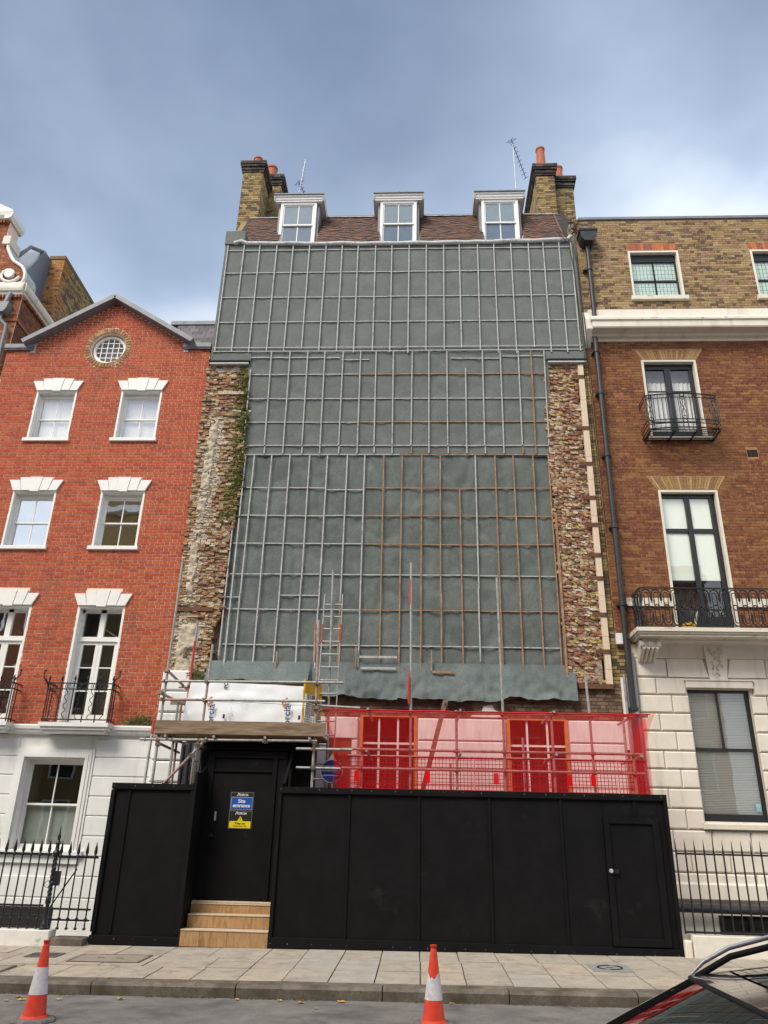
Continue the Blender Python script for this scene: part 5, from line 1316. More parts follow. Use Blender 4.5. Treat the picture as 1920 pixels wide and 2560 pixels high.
# base: plinth moulding, soil pipe, basement window
o('plinth_course', B().bbox(4.52, HX1, YF - .09, YF + .04, .72, 1.02, .03), M_cream, st)
o('soil_pipe', B().path([(4.4 + 6 * i / 30, YF - .16, .60 - .008 * i * .2) for i in range(31)], .075, 10), M_ironpipe, bh, smooth=60)
o('basement_window', B().box(5.60, 6.76, YF + .08, YF + .1, -.6, .46), M_dark, bh)
o('basement_frame', B().box(5.56, 5.62, YF + .02, YF + .12, -.6, .48).box(6.1, 6.15, YF + .02, YF + .12, -.6, .48), M_blackpaint, bh)

# ================================================================== Dutch gable house at the far left
gh = thing('dutch_gable_house', 'red brick house with white scrolled gable and pediment at the left edge', 'house', (-12.5, 16.4, 0))
GY = 16.42; GX = -10.82
q = B().box(-16, GX, GY, GY + 2.2, -2, 15.1); o('wall', q, M_redmortar, gh)
M_gred = mat('weathered_red_brick', [(.28,.085,.035),(.34,.12,.045),(.24,.07,.034),(.38,.16,.06),(.20,.075,.04)], palette=True, nscale=7, namt=.25, bump=.6)
its = lay_bricks(12.0, 15.1, lambda z: (-13.2, GX), lambda a, b: [], GY - .006, joint=.008, mesh=0)
for c, s_, e, k in lay_bricks(13.0, 15.1, lambda z: (GY + .02, GY + 2.2), lambda a, b: [], 0, joint=.008, mesh=1): its.append(((GX - .004, c[0], c[2]), s_, (0, 0, pi / 2), 1))
pieces(gh, 'brick', its, [unit_box('brick', M_gred, .02), unit_box('brick', M_brown, .02)], limit=200, stuffname='brickwork')
prof = [(0, 15.0), (.05, 15.02), (.07, 15.08), (.11, 15.11), (.13, 15.18), (.13, 15.25), (.10, 15.36), (0, 15.46)]
q = B().prismx([(GY - a, z) for a, z in prof] + [(GY + .3, 15.46), (GY + .3, 15.0)], -16, GX + .02)
o('cornice', q, M_cream, gh)
q = B(); q.add([(GX + a, GY - a, z) for a, z in prof] + [(GX + a, GY + 1.6, z) for a, z in prof], [(i, i + 1, i + 9, i + 8) for i in range(7)] + [tuple(range(7, -1, -1)), tuple(range(8, 16))])
o('cornice_return', q, M_creamdirty, gh)
me_d = unit_box('dentil', M_gred)
for i in range(24): o('dentil', me_d, None, gh, (GX - .05 - .09 * i, GY - .03, 14.95), None, (.045, .10, .09))
for i in range(16): o('dentil', me_d, None, gh, (GX + .03, GY + .06 + .09 * i, 14.95), None, (.10, .045, .09))
o('string_course', B().box(-16, GX + .04, GY - .04, GY + 2.0, 14.15, 14.24), M_gred, gh)
# scrolled gable
pts = [(-11.95, 15.62), (-11.02, 15.62)]
cv = [(-10.94, 15.47), (-10.90, 15.60), (-10.92, 15.78), (-10.98, 15.92), (-11.07, 16.04), (-11.20, 16.13), (-11.34, 16.23), (-11.43, 16.36), (-11.53, 16.54), (-11.60, 16.68), (-11.62, 16.82)]
gp = [(-14.5, 15.40), (-11.0, 15.40)] + cv + [(-11.76, 16.95), (-11.76, 17.75), (-14.5, 17.75)]
o('gable', B().prism(gp, GY + .05, GY + .55), M_redmortar, gh)
def out_g(z):
    for (xa, za), (xb, zb2) in zip(cv, cv[1:]):
        if za <= z <= zb2: return (-13.6, xa + (xb - xa) * (z - za) / (zb2 - za) - .03)
    return (-13.6, -10.98 if z < 15.6 else -11.77)
pieces(gh, 'brick', lay_bricks(15.42, 17.7, out_g, lambda a, b: [], GY + .042, joint=.008), [unit_box('brick', M_gred, .02)], limit=90, stuffname='brickwork')
o('gable_scroll', B().path([(x, GY + .02, z) for x, z in [(-11.7, 15.44), (-11.3, 15.42), (-11.05, 15.43)] + cv], .048, 8), M_white, gh, smooth=60)
o('gable_coping', B().add([(x + .03, y_, z) for x, z in cv for y_ in (GY - .02, GY + .6)], [(2*i, 2*i+1, 2*i+3, 2*i+2) for i in range(len(cv) - 1)]), M_leadlight, gh)
sp_ = [(-11.34 + (.32 - .020 * k) * cos(-.3 - k * .55), GY - .01, 15.74 + (.30 - .019 * k) * sin(-.3 - k * .55)) for k in range(13)]
o('volute', B().path(sp_, .04, 8), M_white, gh, smooth=60)
o('volute_boss', B().tube((-11.35, GY - .05, 15.75), (-11.35, GY + .08, 15.75), .13, 20), M_white, gh, smooth=40)
o('stop_block', B().box(-11.77, -11.56, GY - .05, GY + .5, 16.80, 17.08), M_cream, gh)
o('gable_cornice', B().prismx([(GY - .02, 17.66), (GY - .08, 17.69), (GY - .13, 17.78), (GY - .14, 17.90), (GY + .6, 17.90), (GY + .6, 17.66)], -14.4, -11.70), M_cream, gh)
q = B(); pf = [(0, 17.66), (.06, 17.69), (.11, 17.78), (.12, 17.90), (-.1, 17.90), (-.1, 17.66)]
q.add([(-11.76 + a, GY - .13, z) for a, z in pf] + [(-11.76 + a, GY + .62, z) for a, z in pf], [tuple(range(5, -1, -1)), tuple(range(6, 12))] + [(i, (i + 1) % 6, (i + 1) % 6 + 6, i + 6) for i in range(6)]); o('gable_cornice_end', q, M_white, gh)
for i in range(6): o('dentil', me_d, None, gh, (-11.80 - .09 * i, GY - .01, 17.62), None, (.045, .08, .08))
o('pediment', B().prism([(-13.6, 17.905), (-11.66, 17.905), (-11.66, 17.96), (-12.6, 18.45), (-13.6, 18.0)], GY - .14, GY + .3), M_white, gh)
# lead mansard and tall brick flank chimney
o('mansard', B().prismx([(16.9, 15.6), (18.2, 18.15), (22, 18.3), (22, 15.6)], -14.5, -11.62), mat('blue_lead', [(.12,.16,.21),(.17,.21,.26)], rough=.5, nscale=4, stretch=(8, 8, .6)), gh)
o('mansard_edge', B().path([(-11.75, 16.9, 16.6), (-11.75, 17.6, 17.8), (-11.7, 18.3, 18.2)], .06, 6), M_lead, gh)
q = B().box(-11.63, -11.17, 18.58, 21.2, 14.2, 18.25); fc = o('flank_chimney', q, M_brownmortar, gh)
M_fl = mat('orange_brown_brick', [(.36,.17,.05),(.42,.22,.07),(.30,.13,.045),(.12,.075,.045),(.40,.19,.06)], palette=True, nscale=7, namt=.25, bump=.5)
its = lay_bricks(15.0, 18.15, lambda z: (-11.63, -11.17), lambda a, b: [], 18.572, mesh=0)
for c, s_, e, k in lay_bricks(14.5, 18.2, lambda z: (18.6, 21.2), lambda a, b: [], 0, mesh=1): its.append(((-11.174, c[0], c[2]), s_, (0, 0, pi / 2), 1 if c[0] > 18.95 + .3 * noise.noise(Vector((c[2] * 2, 1, 1))) else 0))
pieces(fc, 'brick', its, [unit_box('brick', M_fl, .02), unit_box('brick', M_chim, .02)], limit=200, stuffname='brickwork')
o('cap', B().box(-11.66, -11.15, 18.55, 21.2, 18.18, 18.3), mat('brown_render', (.16,.105,.065), namt=.25), fc)
# hopper and downpipe
q = B().prism([(-11.35, 14.62), (-10.98, 14.62), (-11.02, 14.40), (-11.10, 14.30), (-11.24, 14.30)], GY - .26, GY - .02); q.tube((-11.14, GY - .14, 14.66), (-11.10, GY - .10, 15.0), .07, 10)
hp = o('hopper', q, M_lead, gh, smooth=40)
o('downpipe', B().path([(-11.2, GY - .14, 14.3), (-11.16, GY - .14, 14.1), (-10.98, GY - .12, 13.95), (-10.96, GY - .12, 13.7), (-10.96, GY - .12, 9)], .055, 8), M_lead, gh, smooth=50)
# ================================================================== site hoarding
HY = 14.0
ho = thing('site_hoarding', 'black painted plywood site hoarding with recessed door along the pavement', 'hoarding', (-.6, 14.0, 0))
def hpanel(x0, x1, z0, z1, y=HY + .045): o('panel', B().box(x0 + .002, x1 - .002, y, y + .018, z0, z1), M_black, ho)
for a, b in ((-5.34, -5.03), (-5.03, -3.86)): hpanel(a, b, pz(a, 14) + .0, 2.42)
for a, b in ((-2.42, -1.19), (-1.19, 0.0), (0.0, 1.19), (1.19, 2.39), (2.39, 3.08), (4.0, 4.16)): hpanel(a, b, .0, 2.40)
hpanel(3.08, 4.0, 2.06, 2.40); hpanel(3.08, 4.0, .0, .15)
def rail(x0, x1, za, zb, y0=HY, y1=HY + .045): o('rail', B().bbox(x0, x1, y0, y1, za, zb, .003), M_black, ho)
rail(-5.35, -3.86, 2.335, 2.435); rail(-5.35, -3.86, -.04, .09)
rail(-2.42, 4.17, 2.325, 2.425); rail(-2.42, 4.17, -.02, .135)
for x0, x1 in ((-5.35, -5.28), (-3.95, -3.86), (-2.42, -2.36), (4.11, 4.17)): o('batten', B().bbox(x0, x1, HY, HY + .045, .137, 2.323, .003), M_black, ho)
for x in (-5.03, -1.19, 0.0, 1.19, 2.39): o('batten', B().bbox(x - .022, x + .022, HY + .022, HY + .045, .137, 2.323, .003), M_black, ho)
o('batten', B().bbox(3.60, 3.645, HY + .022, HY + .045, 2.065, 2.323, .003), M_black, ho)
o('end_return', B().box(4.12, 4.165, HY + .065, HY + .5, -.02, 2.42), M_black, ho)
# access door
o('door_stop', B().box(3.0, 4.08, HY + .068, HY + .085, .05, 2.3), M_black, ho)
dr = o('access_door', B().box(3.085, 3.995, HY + .03, HY + .048, .155, 2.055), M_black, ho)
for x0, x1, za, zb in ((3.085, 3.18, .155, 2.055), (3.885, 3.995, .155, 2.055), (3.182, 3.883, 1.955, 2.055), (3.182, 3.883, .155, .265)):
    o('door_rail', B().bbox(x0, x1, HY - .002, HY + .03, za, zb, .004), M_black, dr)
q = B().lathe([(.012, 0), (.032, .004), (.036, .02), (.030, .035), (.002, .04)], (0, 0, 0), 16).xf(Matrix.Translation((3.135, HY - .003, 1.235)) @ Matrix.Rotation(pi / 2, 4, 'X'))
o('door_knob', q, M_chrome, dr, smooth=50)
o('hasp', B().box(3.17, 3.26, HY - .02, HY - .004, 1.20, 1.265), M_iron, dr)
# screw heads along the rails
q = B(); rr = random.Random(12)
for x0, x1 in ((-5.3, -3.9), (-2.38, 4.14)):
    x = x0
    while x < x1:
        for z in (2.39, .05): q.box(x - .006, x + .006, HY - .003, HY, z - .006 + rr.uniform(-.01, .01), z + .006)
        x += rr.uniform(.25, .42)
o('screw_heads', q, M_coupler, ho)
# recess with the entrance door
o('recess_side', B().prismx([(HY + .002, -.02), (HY + .002, 2.64), (HY + .25, 2.64), (HY + .60, 2.78), (HY + .60, -.02)], -3.90, -3.862), M_black, ho)
o('recess_side', B().box(-2.418, -2.38, HY + .047, HY + .66, -.02, 2.44), M_black, ho)
DY = 14.62
q = B(); q.box(-3.86, -3.72, DY, DY + .07, .56, 3.05); q.box(-2.68, -2.40, DY, DY + .07, .56, 3.05); q.box(-3.72, -2.68, DY, DY + .07, 2.98, 3.05)
q.box(-3.87, -2.40, DY + .08, DY + .1, .3, 3.05); o('door_frame', q, M_black, ho)
for x0, x1 in ((-3.86, -3.74), (-2.66, -2.58)): o('frame_batten', B().bbox(x0, x1, DY - .03, DY - .001, .60, 3.05, .003), M_black, ho)
o('frame_batten', B().bbox(-3.738, -2.40, DY - .028, DY - .001, 2.945, 3.06, .003), M_black, ho)
o('frame_batten', B().bbox(-3.738, -2.662, DY - .026, DY - .001, 2.70, 2.735, .003), M_black, ho)
ed = o('entrance_door', B().box(-3.72, -2.68, DY + .005, DY + .05, .63, 2.975), M_black, ho)
o('door_handle', B().bbox(-3.645, -3.612, DY - .03, DY + .004, 1.87, 2.02, .006), M_alu, ed)
o('padlock', B().box(-3.72, -3.63, DY - .03, DY + .004, 1.60, 1.66), M_iron, ed)
o('door_board', B().bbox(-3.62, -2.72, DY - .012, DY + .004, .60, .64, .003), M_black, ed)
# porch: side wings and dark soffit
o('porch_side', B().prismx([(DY - .02, 2.40), (DY - .02, 3.1), (16.2, 3.25), (16.2, 2.40)], -2.36, -2.32), M_black, ho)
o('porch_side', B().prismx([(DY + .06, 2.40), (DY + .06, 3.1), (16.2, 3.25), (16.2, 2.40)], -3.92, -3.88), M_black, ho)
o('porch_brace', B().beam((-2.34, 14.05, 2.45), (-2.34, DY, 2.92), .04, .07), M_black, ho)
o('porch_back', B().box(-4.1, -2.0, 15.0, 15.04, 0, 3.29), M_dark, ho)  # dark sheet painting in the shade of the void below the platform
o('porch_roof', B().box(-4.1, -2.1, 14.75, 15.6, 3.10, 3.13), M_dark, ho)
# steps
stp = thing('timber_steps', 'three plywood steps leading up to the black site door', 'steps', (-3.13, 14.0, 0))
for k, (za, zb, y0) in enumerate(((-.03, .195, 14.0), (.22, .40, 14.26), (.42, .55, 14.48))):
    x0, x1 = (-3.855, -2.425)
    if k == 0:
        for a, b in ((x0, -3.54), (-3.536, -3.09), (-3.086, x1)): o('riser', B().box(a, b - .002, y0, y0 + .018, za, zb), M_ply, stp)
    else: o('riser', B().box(x0, x1, y0, y0 + .018, za, zb), M_ply, stp)
    o('tread', B().bbox(x0, x1, y0 - .012, y0 + .27, zb, zb + .02, .004), M_plyedge, stp)
o('threshold', B().bbox(-3.86, -2.42, 14.50, 14.66, .572, .60, .005), M_plyedge, stp)
o('side_cheek', B().box(-3.858, -3.83, 14.02, 14.3, -.03, .2).box(-3.858, -3.83, 14.2, 14.5, .2, .42), M_black, stp)

# signs
def sign(name, label, x, z, w_, h, y):
    t = thing(name, label, 'sign', (x, y, z)); t['group'] = 'signs on the site door'
    o('board', B().box(x - w_ / 2, x + w_ / 2, y, y + .004, z - h / 2, z + h / 2), M_signborder, t)
    o('face', B().box(x - w_ / 2 + .007, x + w_ / 2 - .007, y - .0015, y, z - h / 2 + .007, z + h / 2 - .007), M_signblack, t)
    lg = text_mesh('FORCIA', .05, M_signwhite, bold=.0012, shear=.15)
    o('lettering', lg, None, t, (x + .02, y - .004, z + h / 2 - .048), FACE)
    q = B()
    for p, r_ in (((-.092, -.02), (-.075, .018)), ((-.075, .018), (-.06, .034)), ((-.085, .002), (-.068, .008))): q.beam((x + p[0] , y - .004, z + h / 2 - .048 + p[1]), (x + r_[0], y - .004, z + h / 2 - .048 + r_[1]), .003, .010)
    o('logo', q, M_signwhite, t)
    return t
sx_ = -3.175
t = sign('site_entrance_sign', 'black and blue sign reading Site entrance on the site door', sx_, 2.205, .415, .30, DY - .006)
z = 2.17
o('blue_panel', B().box(sx_ - .19, sx_ + .19, DY - .0105, DY - .0078, z - .105, z + .10), M_signwhite, t)
o('blue_panel', B().box(sx_ - .186, sx_ + .186, DY - .0125, DY - .0107, z - .101, z + .096), M_signblue, t)
o('lettering', text_mesh('Site', .088, M_signwhite, bold=.002), None, t, (sx_, DY - .015, z + .032), FACE)
o('lettering', text_mesh('entrance', .088, M_signwhite, bold=.002), None, t, (sx_, DY - .015, z - .042), FACE)
t = sign('keep_out_sign', 'black and yellow Keep out Construction site warning sign', sx_ - .002, 1.895, .415, .30, DY - .006)
z = 1.895
o('yellow_panel', B().box(sx_ - .192, sx_ + .188, DY - .0125, DY - .0078, z - .138, z - .026), M_signyellow, t)
o('lettering', text_mesh('Keep out', .048, M_signblack, bold=.0008), None, t, (sx_, DY - .015, z - .062), FACE)
o('lettering', text_mesh('Construction site', .034, M_signblack), None, t, (sx_, DY - .015, z - .106), FACE)
o('warning_triangle', B().prism([(sx_ - .058, z - .024), (sx_ + .054, z - .024), (sx_ - .002, z + .072)], DY - .0105, DY - .0078), M_signblack, t)
o('warning_triangle', B().prism([(sx_ - .050, z - .020), (sx_ + .046, z - .020), (sx_ - .002, z + .062)], DY - .0125, DY - .0106), M_signyellow, t)
o('lettering', text_mesh('!', .06, M_signblack, bold=.002), None, t, (sx_ - .002, DY - .015, z + .012), FACE)

# ================================================================== scaffold over the entrance
sc = thing('access_scaffold', 'tube scaffold with timber platform over the site entrance', 'scaffold', (-3.3, 14.9, -.08))
def tb(p, q_, m=M_steel, r=.024): return o('tube', B().tube(p, q_, r, 12), m, sc, smooth=40)
def cp(x, y, z, s_=1):
    q = B().box(-.04, .04, -.04, .04, -.03, .03); q.tube((-.055, 0, 0), (.055, 0, 0), .018, 8); q.tube((.03, -.05, .0), (.03, .05, .0), .012, 6)
    o('coupler', q, M_coupler, sc, (x, y, z), (R.uniform(-.3, .3), R.uniform(-.3, .3), R.uniform(0, 1.5)), smooth=30)
YA, YB = 14.42, 15.35
tb((-4.80, YA, -.08), (-4.77, YA, 6.75))
tb((-4.505, YA + .03, 1.6), (-4.505, YA + .03, 3.95)); tb((-4.72, YB, -.08), (-4.72, YB, 4.0), M_rusty); tb((-4.58, YB - .1, 3.6), (-4.57, YB - .1, 5.25), M_redtube); tb((-4.57, YB - .1, 5.255), (-4.565, YB - .1, 5.7))
tb((-4.00, YA, 3.1), (-3.985, YA, 4.1), M_rusty); tb((-3.985, YA, 4.101), (-3.97, YA, 5.0))
tb((-1.90, YA, -.08), (-1.91, YA, 3.75)); tb((-1.91, YA, 3.751), (-1.95, YA, 5.5), M_rusty)
tb((-1.98, YB, -.08), (-1.98, YB, 4.4), M_rusty); tb((-1.72, 15.05, 2.4), (-1.80, 15.05, 6.75)); tb((-2.0, YA + .07, 4.7), (-2.02, YA + .07, 5.45), M_rusty)
tb((-4.30, YB + .2, 1.5), (-4.27, YB + .2, 3.25)); tb((-4.95, YA + .05, 2.2), (-5.0, YA + .25, 3.35), M_steel)
# ledgers, guard rails, transoms
tb((-5.10, YA - .05, 3.215), (-1.85, YA - .05, 3.24)); tb((-4.85, YA - .05, 4.28), (-1.42, YA - .05, 4.295)); tb((-4.85, YA - .05, 3.935), (-4.05, YA - .05, 3.94), M_rusty); tb((-4.049, YA - .05, 3.94), (-1.74, YA - .05, 3.95))
tb((-4.8, YB - .05, 4.34), (-4.0, YB - .05, 4.345)); tb((-4.8, YB + .05, 3.3), (-1.8, YB + .05, 3.3))
for x in (-4.62, -3.73, -2.79, -1.98): tb((x, YA - .14, 3.275), (x, YB + .4, 3.285))
for x in (-4.74, -4.02): tb((x, YA - .12, 3.15), (x, YB + .3, 3.12), M_rusty)
tb((-4.75, YA - .12, 4.47), (-4.72, YB + .3, 4.35), M_rusty); tb((-4.82, YA - .12, 4.04), (-4.5, YB + .2, 3.95), M_rusty)
tb((-4.55, YA - .09, 2.46), (-4.2, YA - .09, 2.85), M_rusty); tb((-4.2, YA - .09, 2.8505), (-3.86, YA - .09, 3.25))
tb((-2.22, YA - .05, 3.10), (-1.2, YA - .05, 3.10)); tb((-2.2, YA - .05, 2.775), (-1.4, YA - .05, 2.77)); tb((-1.98, YA + .1, 3.9), (-1.1, YA + .1, 3.86))
for x in (-4.79, -4.505, -4.0, -1.905):
    for z in (3.22, 3.94, 4.28): 
        if not (x == -4.505 and z > 3.3): cp(x, YA - .03, z)
for p in ((-4.74, YA - .10, 3.13), (-4.02, YA - .10, 3.13), (-4.76, YA - .1, 4.46), (-4.82, YA - .1, 4.05), (-4.54, YA - .06, 2.48), (-1.90, YA - .05, 3.1), (-1.9, YA - .05, 2.78), (-3.90, YA - .08, 3.2), (-4.1, YA - .09, 2.95), (-4.57, YB - .1, 4.36), (-1.9, YA - .05, 3.82), (-1.93, YA, 4.3), (-4.99, YA - .02, 3.23), (-2.79, YA - .05, 3.22)): cp(*p)
o('toe_board', B().bbox(-4.86, -1.70, YA - .075 - .035, YA - .077, 3.315, 3.555, .004), M_board, sc)
o('board_end_band', B().box(-4.90, -4.862, YA - .12, YA - .07, 3.31, 3.56), mat('red_board_end', (.55,.05,.02), namt=.2), sc)
for i in range(4): o('platform_board', B().box(-4.84, -1.75, YA - .06 + .235 * i, YA - .06 + .235 * i + .225, 3.305, 3.343), mat('warm_board', [(.30,.17,.08),(.36,.22,.11)], nscale=3, stretch=(.5, 5, 5), namt=.2) if i == 0 else M_board, sc)
o('side_board', B().bbox(-4.9, -4.3, YB - .15, YB - .12, 3.98, 4.06, .004), M_board, sc)
# yellow ladder gate
gt = thing('ladder_gate', 'yellow framed mesh safety gate at the ladder end of the platform', 'gate', (-2.1, 14.5, 3.35))
GA, GB = Vector((-2.16, 14.52, 0)), Vector((-1.90, 15.0, 0))
q = B(); zt, zb_ = 4.36, 3.40
for p in (GA, GB): q.beam(p + Vector((0, 0, zb_)), p + Vector((0, 0, zt)), .035, .035)
for z in (zt, zt - .02, zb_ + .17): q.beam(GA + Vector((0, 0, z)), GB + Vector((0, 0, z - .02)), .03, .035)
o('frame', q, M_yellow, gt)
d = (GB - GA); q = B()
q.add([GA + Vector((0, -.01, zt - .24)), GB + Vector((0, -.01, zt - .24)), GB + Vector((0, -.01, zt - .02)), GA + Vector((0, -.01, zt - .02))] + [GA + Vector((.01, .01, zt - .14)), GB + Vector((.01, .01, zt - .3)), GB + Vector((.01, .01, zt - .02)), GA + Vector((.01, .01, zt - .02))], [(0, 1, 2, 3), (7, 6, 5, 4)]); o('top_plate', q, M_yellow, gt)
q = B()
for i in range(1, 8): p = GA + d * i / 8; q.tube(p + Vector((0, 0, zb_ + .17)), p + Vector((0, 0, zt - .2)), .003, 4)
for i in range(15): z = zb_ + .18 + .04 * i; q.tube(GA + Vector((0, 0, z)), GB + Vector((0, 0, z)), .003, 4)
o('mesh', q, M_iron, gt)
# ladder
ld = thing('ladder', 'aluminium ladder with red tipped stiles rising beside the platform', 'ladder', (-1.75, 14.95, 3.35))
def lp_(s_, z): return Vector((-1.77 + s_ * .185, 14.86 + .10 * (z - 3.3) , z))
for s_ in (-1, 1):
    o('stile', B().beam(lp_(s_, 2.4), lp_(s_, 5.2), .018, .06, (0, 1, 0)), M_steel, ld); o('stile', B().beam(lp_(s_, 5.201), lp_(s_, 5.6), .018, .061, (0, 1, 0)), M_redtube, ld); o('stile', B().beam(lp_(s_, 5.601), lp_(s_, 6.25), .018, .06, (0, 1, 0)), M_steel, ld)
for i in range(14): z = 2.62 + .262 * i; o('rung', B().tube(lp_(-1, z), lp_(1, z), .016, 8), M_alu, ld, smooth=50)
# wrapped bundle
wb = thing('wrapped_bundle', 'bulky white printed sheeting wrapped over materials on the platform', 'sheeting', (-3.4, 15.4, 3.35))
def wf(u, v):
    x = -4.62 + 2.42 * u; x += .12 * v * (1 - u) + .05 * (v > .85) * (1 - u)
    z = 3.34 + 1.10 * min(1, v / .8) - (.07 * u if v > .5 else 0) + .015 * noise.noise(Vector((u * 5, v * 3, 1)))
    y = 15.02 + .16 * min(1, v / .8) + (.75 * (v - .8) / .2 if v > .8 else 0) + .02 * noise.noise(Vector((u * 6, v * 6, 4))) - .03 * sin(pi * u)
    return (x, y, z)
q = B().grid(wf, 40, 30)
def cap(u):
    vs = [wf(u, j / 30) for j in range(31)] + [(wf(u, 1)[0], wf(u, 1)[1], 3.34)]
    return vs
for u in (0, 1): vs = cap(u); q.add(vs, [tuple(range(len(vs)))])
o('sheet', q, M_wrap, wb, smooth=40)
q = B(); q.path([wf(i / 20, .53 - .06 * i / 20) for i in range(21)], .006, 4); o('fold_seam', q, M_paleprint, wb)
def printed(txt, x, z, size, m, tilt=0):
    u = (x + 4.6) / 2.4; y = 15.02 + .16 * min(1, (z - 3.34) / 1.10) - .055
    me = text_mesh(txt, size, m, bold=.003, extrude=.0005)
    o('lettering', me, None, wb, (x, y, z), (pi / 2 - .14, -pi / 2, 0))
def chevron(x, z):
    y = 15.02 + .16 * (z - 3.34) / 1.10 - .06; q = B()
    q.beam((x - .03, y, z + .0), (x + .07, y, z + .10), .012, .03); q.beam((x - .03, y, z), (x + .05, y, z - .08), .012, .03); q.beam((x + .02, y, z + .0), (x + .07, y, z + .05), .012, .022)
    o('logo', q, M_orangeprint, wb)
for x in (-4.02, -2.54): printed('orcia', x, 3.78, .19, M_blueprint); chevron(x - .09, 4.02)
printed('FO', -3.80, 4.36, .11, M_signblack)
for x in (-3.76, -2.30): printed('xxxx', x, 3.72, .05, M_signblack) if False else o('small_print', B().box(x - .02, x + .02, 15.0, 15.003, 3.70, 3.78), M_signblack, wb); 
for x in (-3.64, -2.20): q = B().path([(x + .05 * cos(t_), 15.02, 3.76 + .05 * sin(t_)) for t_ in [2*pi*k/12 for k in range(12)]], .004, 4, True); q.tube((x, 15.02, 3.6), (x + .01, 15.02, 3.92), .003, 4); o('small_print', q, M_paleprint, wb)
# blue round sign behind the scaffold
rs = thing('round_blue_sign', 'round blue and white mandatory sign board behind the scaffold and netting', 'sign', (-1.62, 14.75, 2.4))
q = B().tube((-1.60, 14.74, 2.76), (-1.60, 14.75, 2.76), .205, 24); o('board', q, M_signwhite, rs)
o('face', B().tube((-1.60, 14.73, 2.76), (-1.60, 14.738, 2.76), .19, 24), mat('royal_blue', (.03,.045,.25), rough=.4, namt=0), rs)
for z, ww in ((2.84, .30), (2.76, .34), (2.68, .32)): o('print_line', B().box(-1.60 - ww / 2, -1.60 + ww / 2, 14.722, 14.729, z - .008, z + .008), M_paleprint, rs)
o('hanger', B().prism([(-1.68, 2.94), (-1.52, 2.94), (-1.60, 3.06)], 14.735, 14.74), M_signwhite, rs)

# ================================================================== netted scaffold over the hoarding
ns = thing('netted_scaffold', 'low tube scaffold behind the black hoarding carrying red netting', 'scaffold', (1.2, 14.6, -.08))
NY = 14.54
def tn(p, q_, m=M_steel, r=.024): return o('tube', B().tube(p, q_, r, 12), m, ns, smooth=40)
for z in (3.80, 3.13, 2.80): tn((-1.88 if z > 3.5 else -1.4, NY, z + .0), (4.16 if z > 3.5 else 4.0, NY, z), M_steel)
for x, top in ((-1.04, 3.1), (-.16, 6.75), (.68, 3.86), (1.54, 6.45), (2.42, 3.86), (3.12, 4.55), (3.84, 3.8)):
    yv = NY + .05
    if top > 4:
        tn((x, yv, -.08), (x, yv, 3.85)); tn((x, yv, 3.851), (x - .02, yv, top), M_steel)
    else: tn((x, yv, -.08), (x, yv, top))
o('tube', B().tube((-.185, NY + .05, 5.9), (-.185, NY + .05, 6.4), .0247, 12), M_redtube, ns, smooth=40)
for x in (-1.0, .7, 2.4, 3.9):
    for z in (3.84, 3.09): tn((x + .05, NY - .12, z), (x + .05, 15.9, z))
tn((-1.4, 15.6, 3.12), (4.1, 15.6, 3.12)); tn((3.9, 15.3, -.08), (3.9, 15.3, 3.8)); tn((2.0, 15.5, -.08), (2.0, 15.5, 3.5)); tn((.6, 15.5, -.08), (.6, 15.5, 3.0))
o('raker', B().beam((.02, 15.1, 2.3), (.50, 15.1, 4.12), .05, .09), M_coupler, ns)
q = B()
o('swivel_clamp', B().tube((.50, NY - .1, 4.0), (.50, NY + .3, 3.99), .03, 10), M_coupler, ns, smooth=50)
o('red_prop', B().lathe([(.012, 0), (.022, .1), (.024, .40), (.012, .55), (.005, .68)], (-.20, NY + .0, 3.95), 6), M_redtube, ns)
for x in (-1.04, -.16, .68, 1.54, 2.42, 3.12, 3.84):
    for z in (3.80, 3.13, 2.80):
        if not (x == -1.04 and z > 3.5):
            q = B().box(-.04, .04, -.04, .04, -.03, .03); q.tube((-.05, 0, 0), (.05, 0, 0), .018, 8); o('coupler', q, M_coupler, ns, (x, NY + .025, z), (R.uniform(-.3, .3), 0, R.uniform(0, 1)), smooth=30)
# mesh brick guards
M_guard = mat('red_plastic_guard', (.34,.015,.02), rough=.5, namt=.1)
for k, (a, b) in enumerate(((-1.55, -.30), (-.28, .98), (1.0, 2.26), (2.28, 3.54), (3.56, 4.05))):
    g = thing('brick_guard', ['first', 'second', 'third', 'fourth', 'narrow fifth'][k] + ' red mesh brick guard from the left behind the netting', 'guard', ((a + b) / 2, NY + .1, 2.3), 'brick guards on the netted scaffold')
    q = B(); x = a
    while x <= b + .001: q.box(x - .005, x + .005, NY + .10, NY + .107, 2.15, 3.02); x += .064
    z = 2.15
    while z < 3.03: q.box(a, b, NY + .097, NY + .104, z - .005, z + .005); z += .064
    o('mesh', q, M_guard, g); q = B().box(a, b, NY + .09, NY + .11, 3.0, 3.03); q.box(a, b, NY + .09, NY + .11, 2.55, 2.565); o('edge_bar', q, M_guard, g)
for k, x in enumerate((-1.12, .15, 1.37, 2.66, 3.08)):
    tg = o('scaffold_tag', B().box(x - .045, x + .045, NY - .035, NY - .03, 2.57, 2.76), mat('bright_red_tag', (.62,.01,.015), rough=.4, namt=0) if k == 0 else MATS['bright_red_tag'])
    tag(tg, ['leftmost', 'second', 'third', 'fourth', 'rightmost'][k] + ' small bright red tag hanging on the netted scaffold rail', 'tag', 'red tags on the netted scaffold')
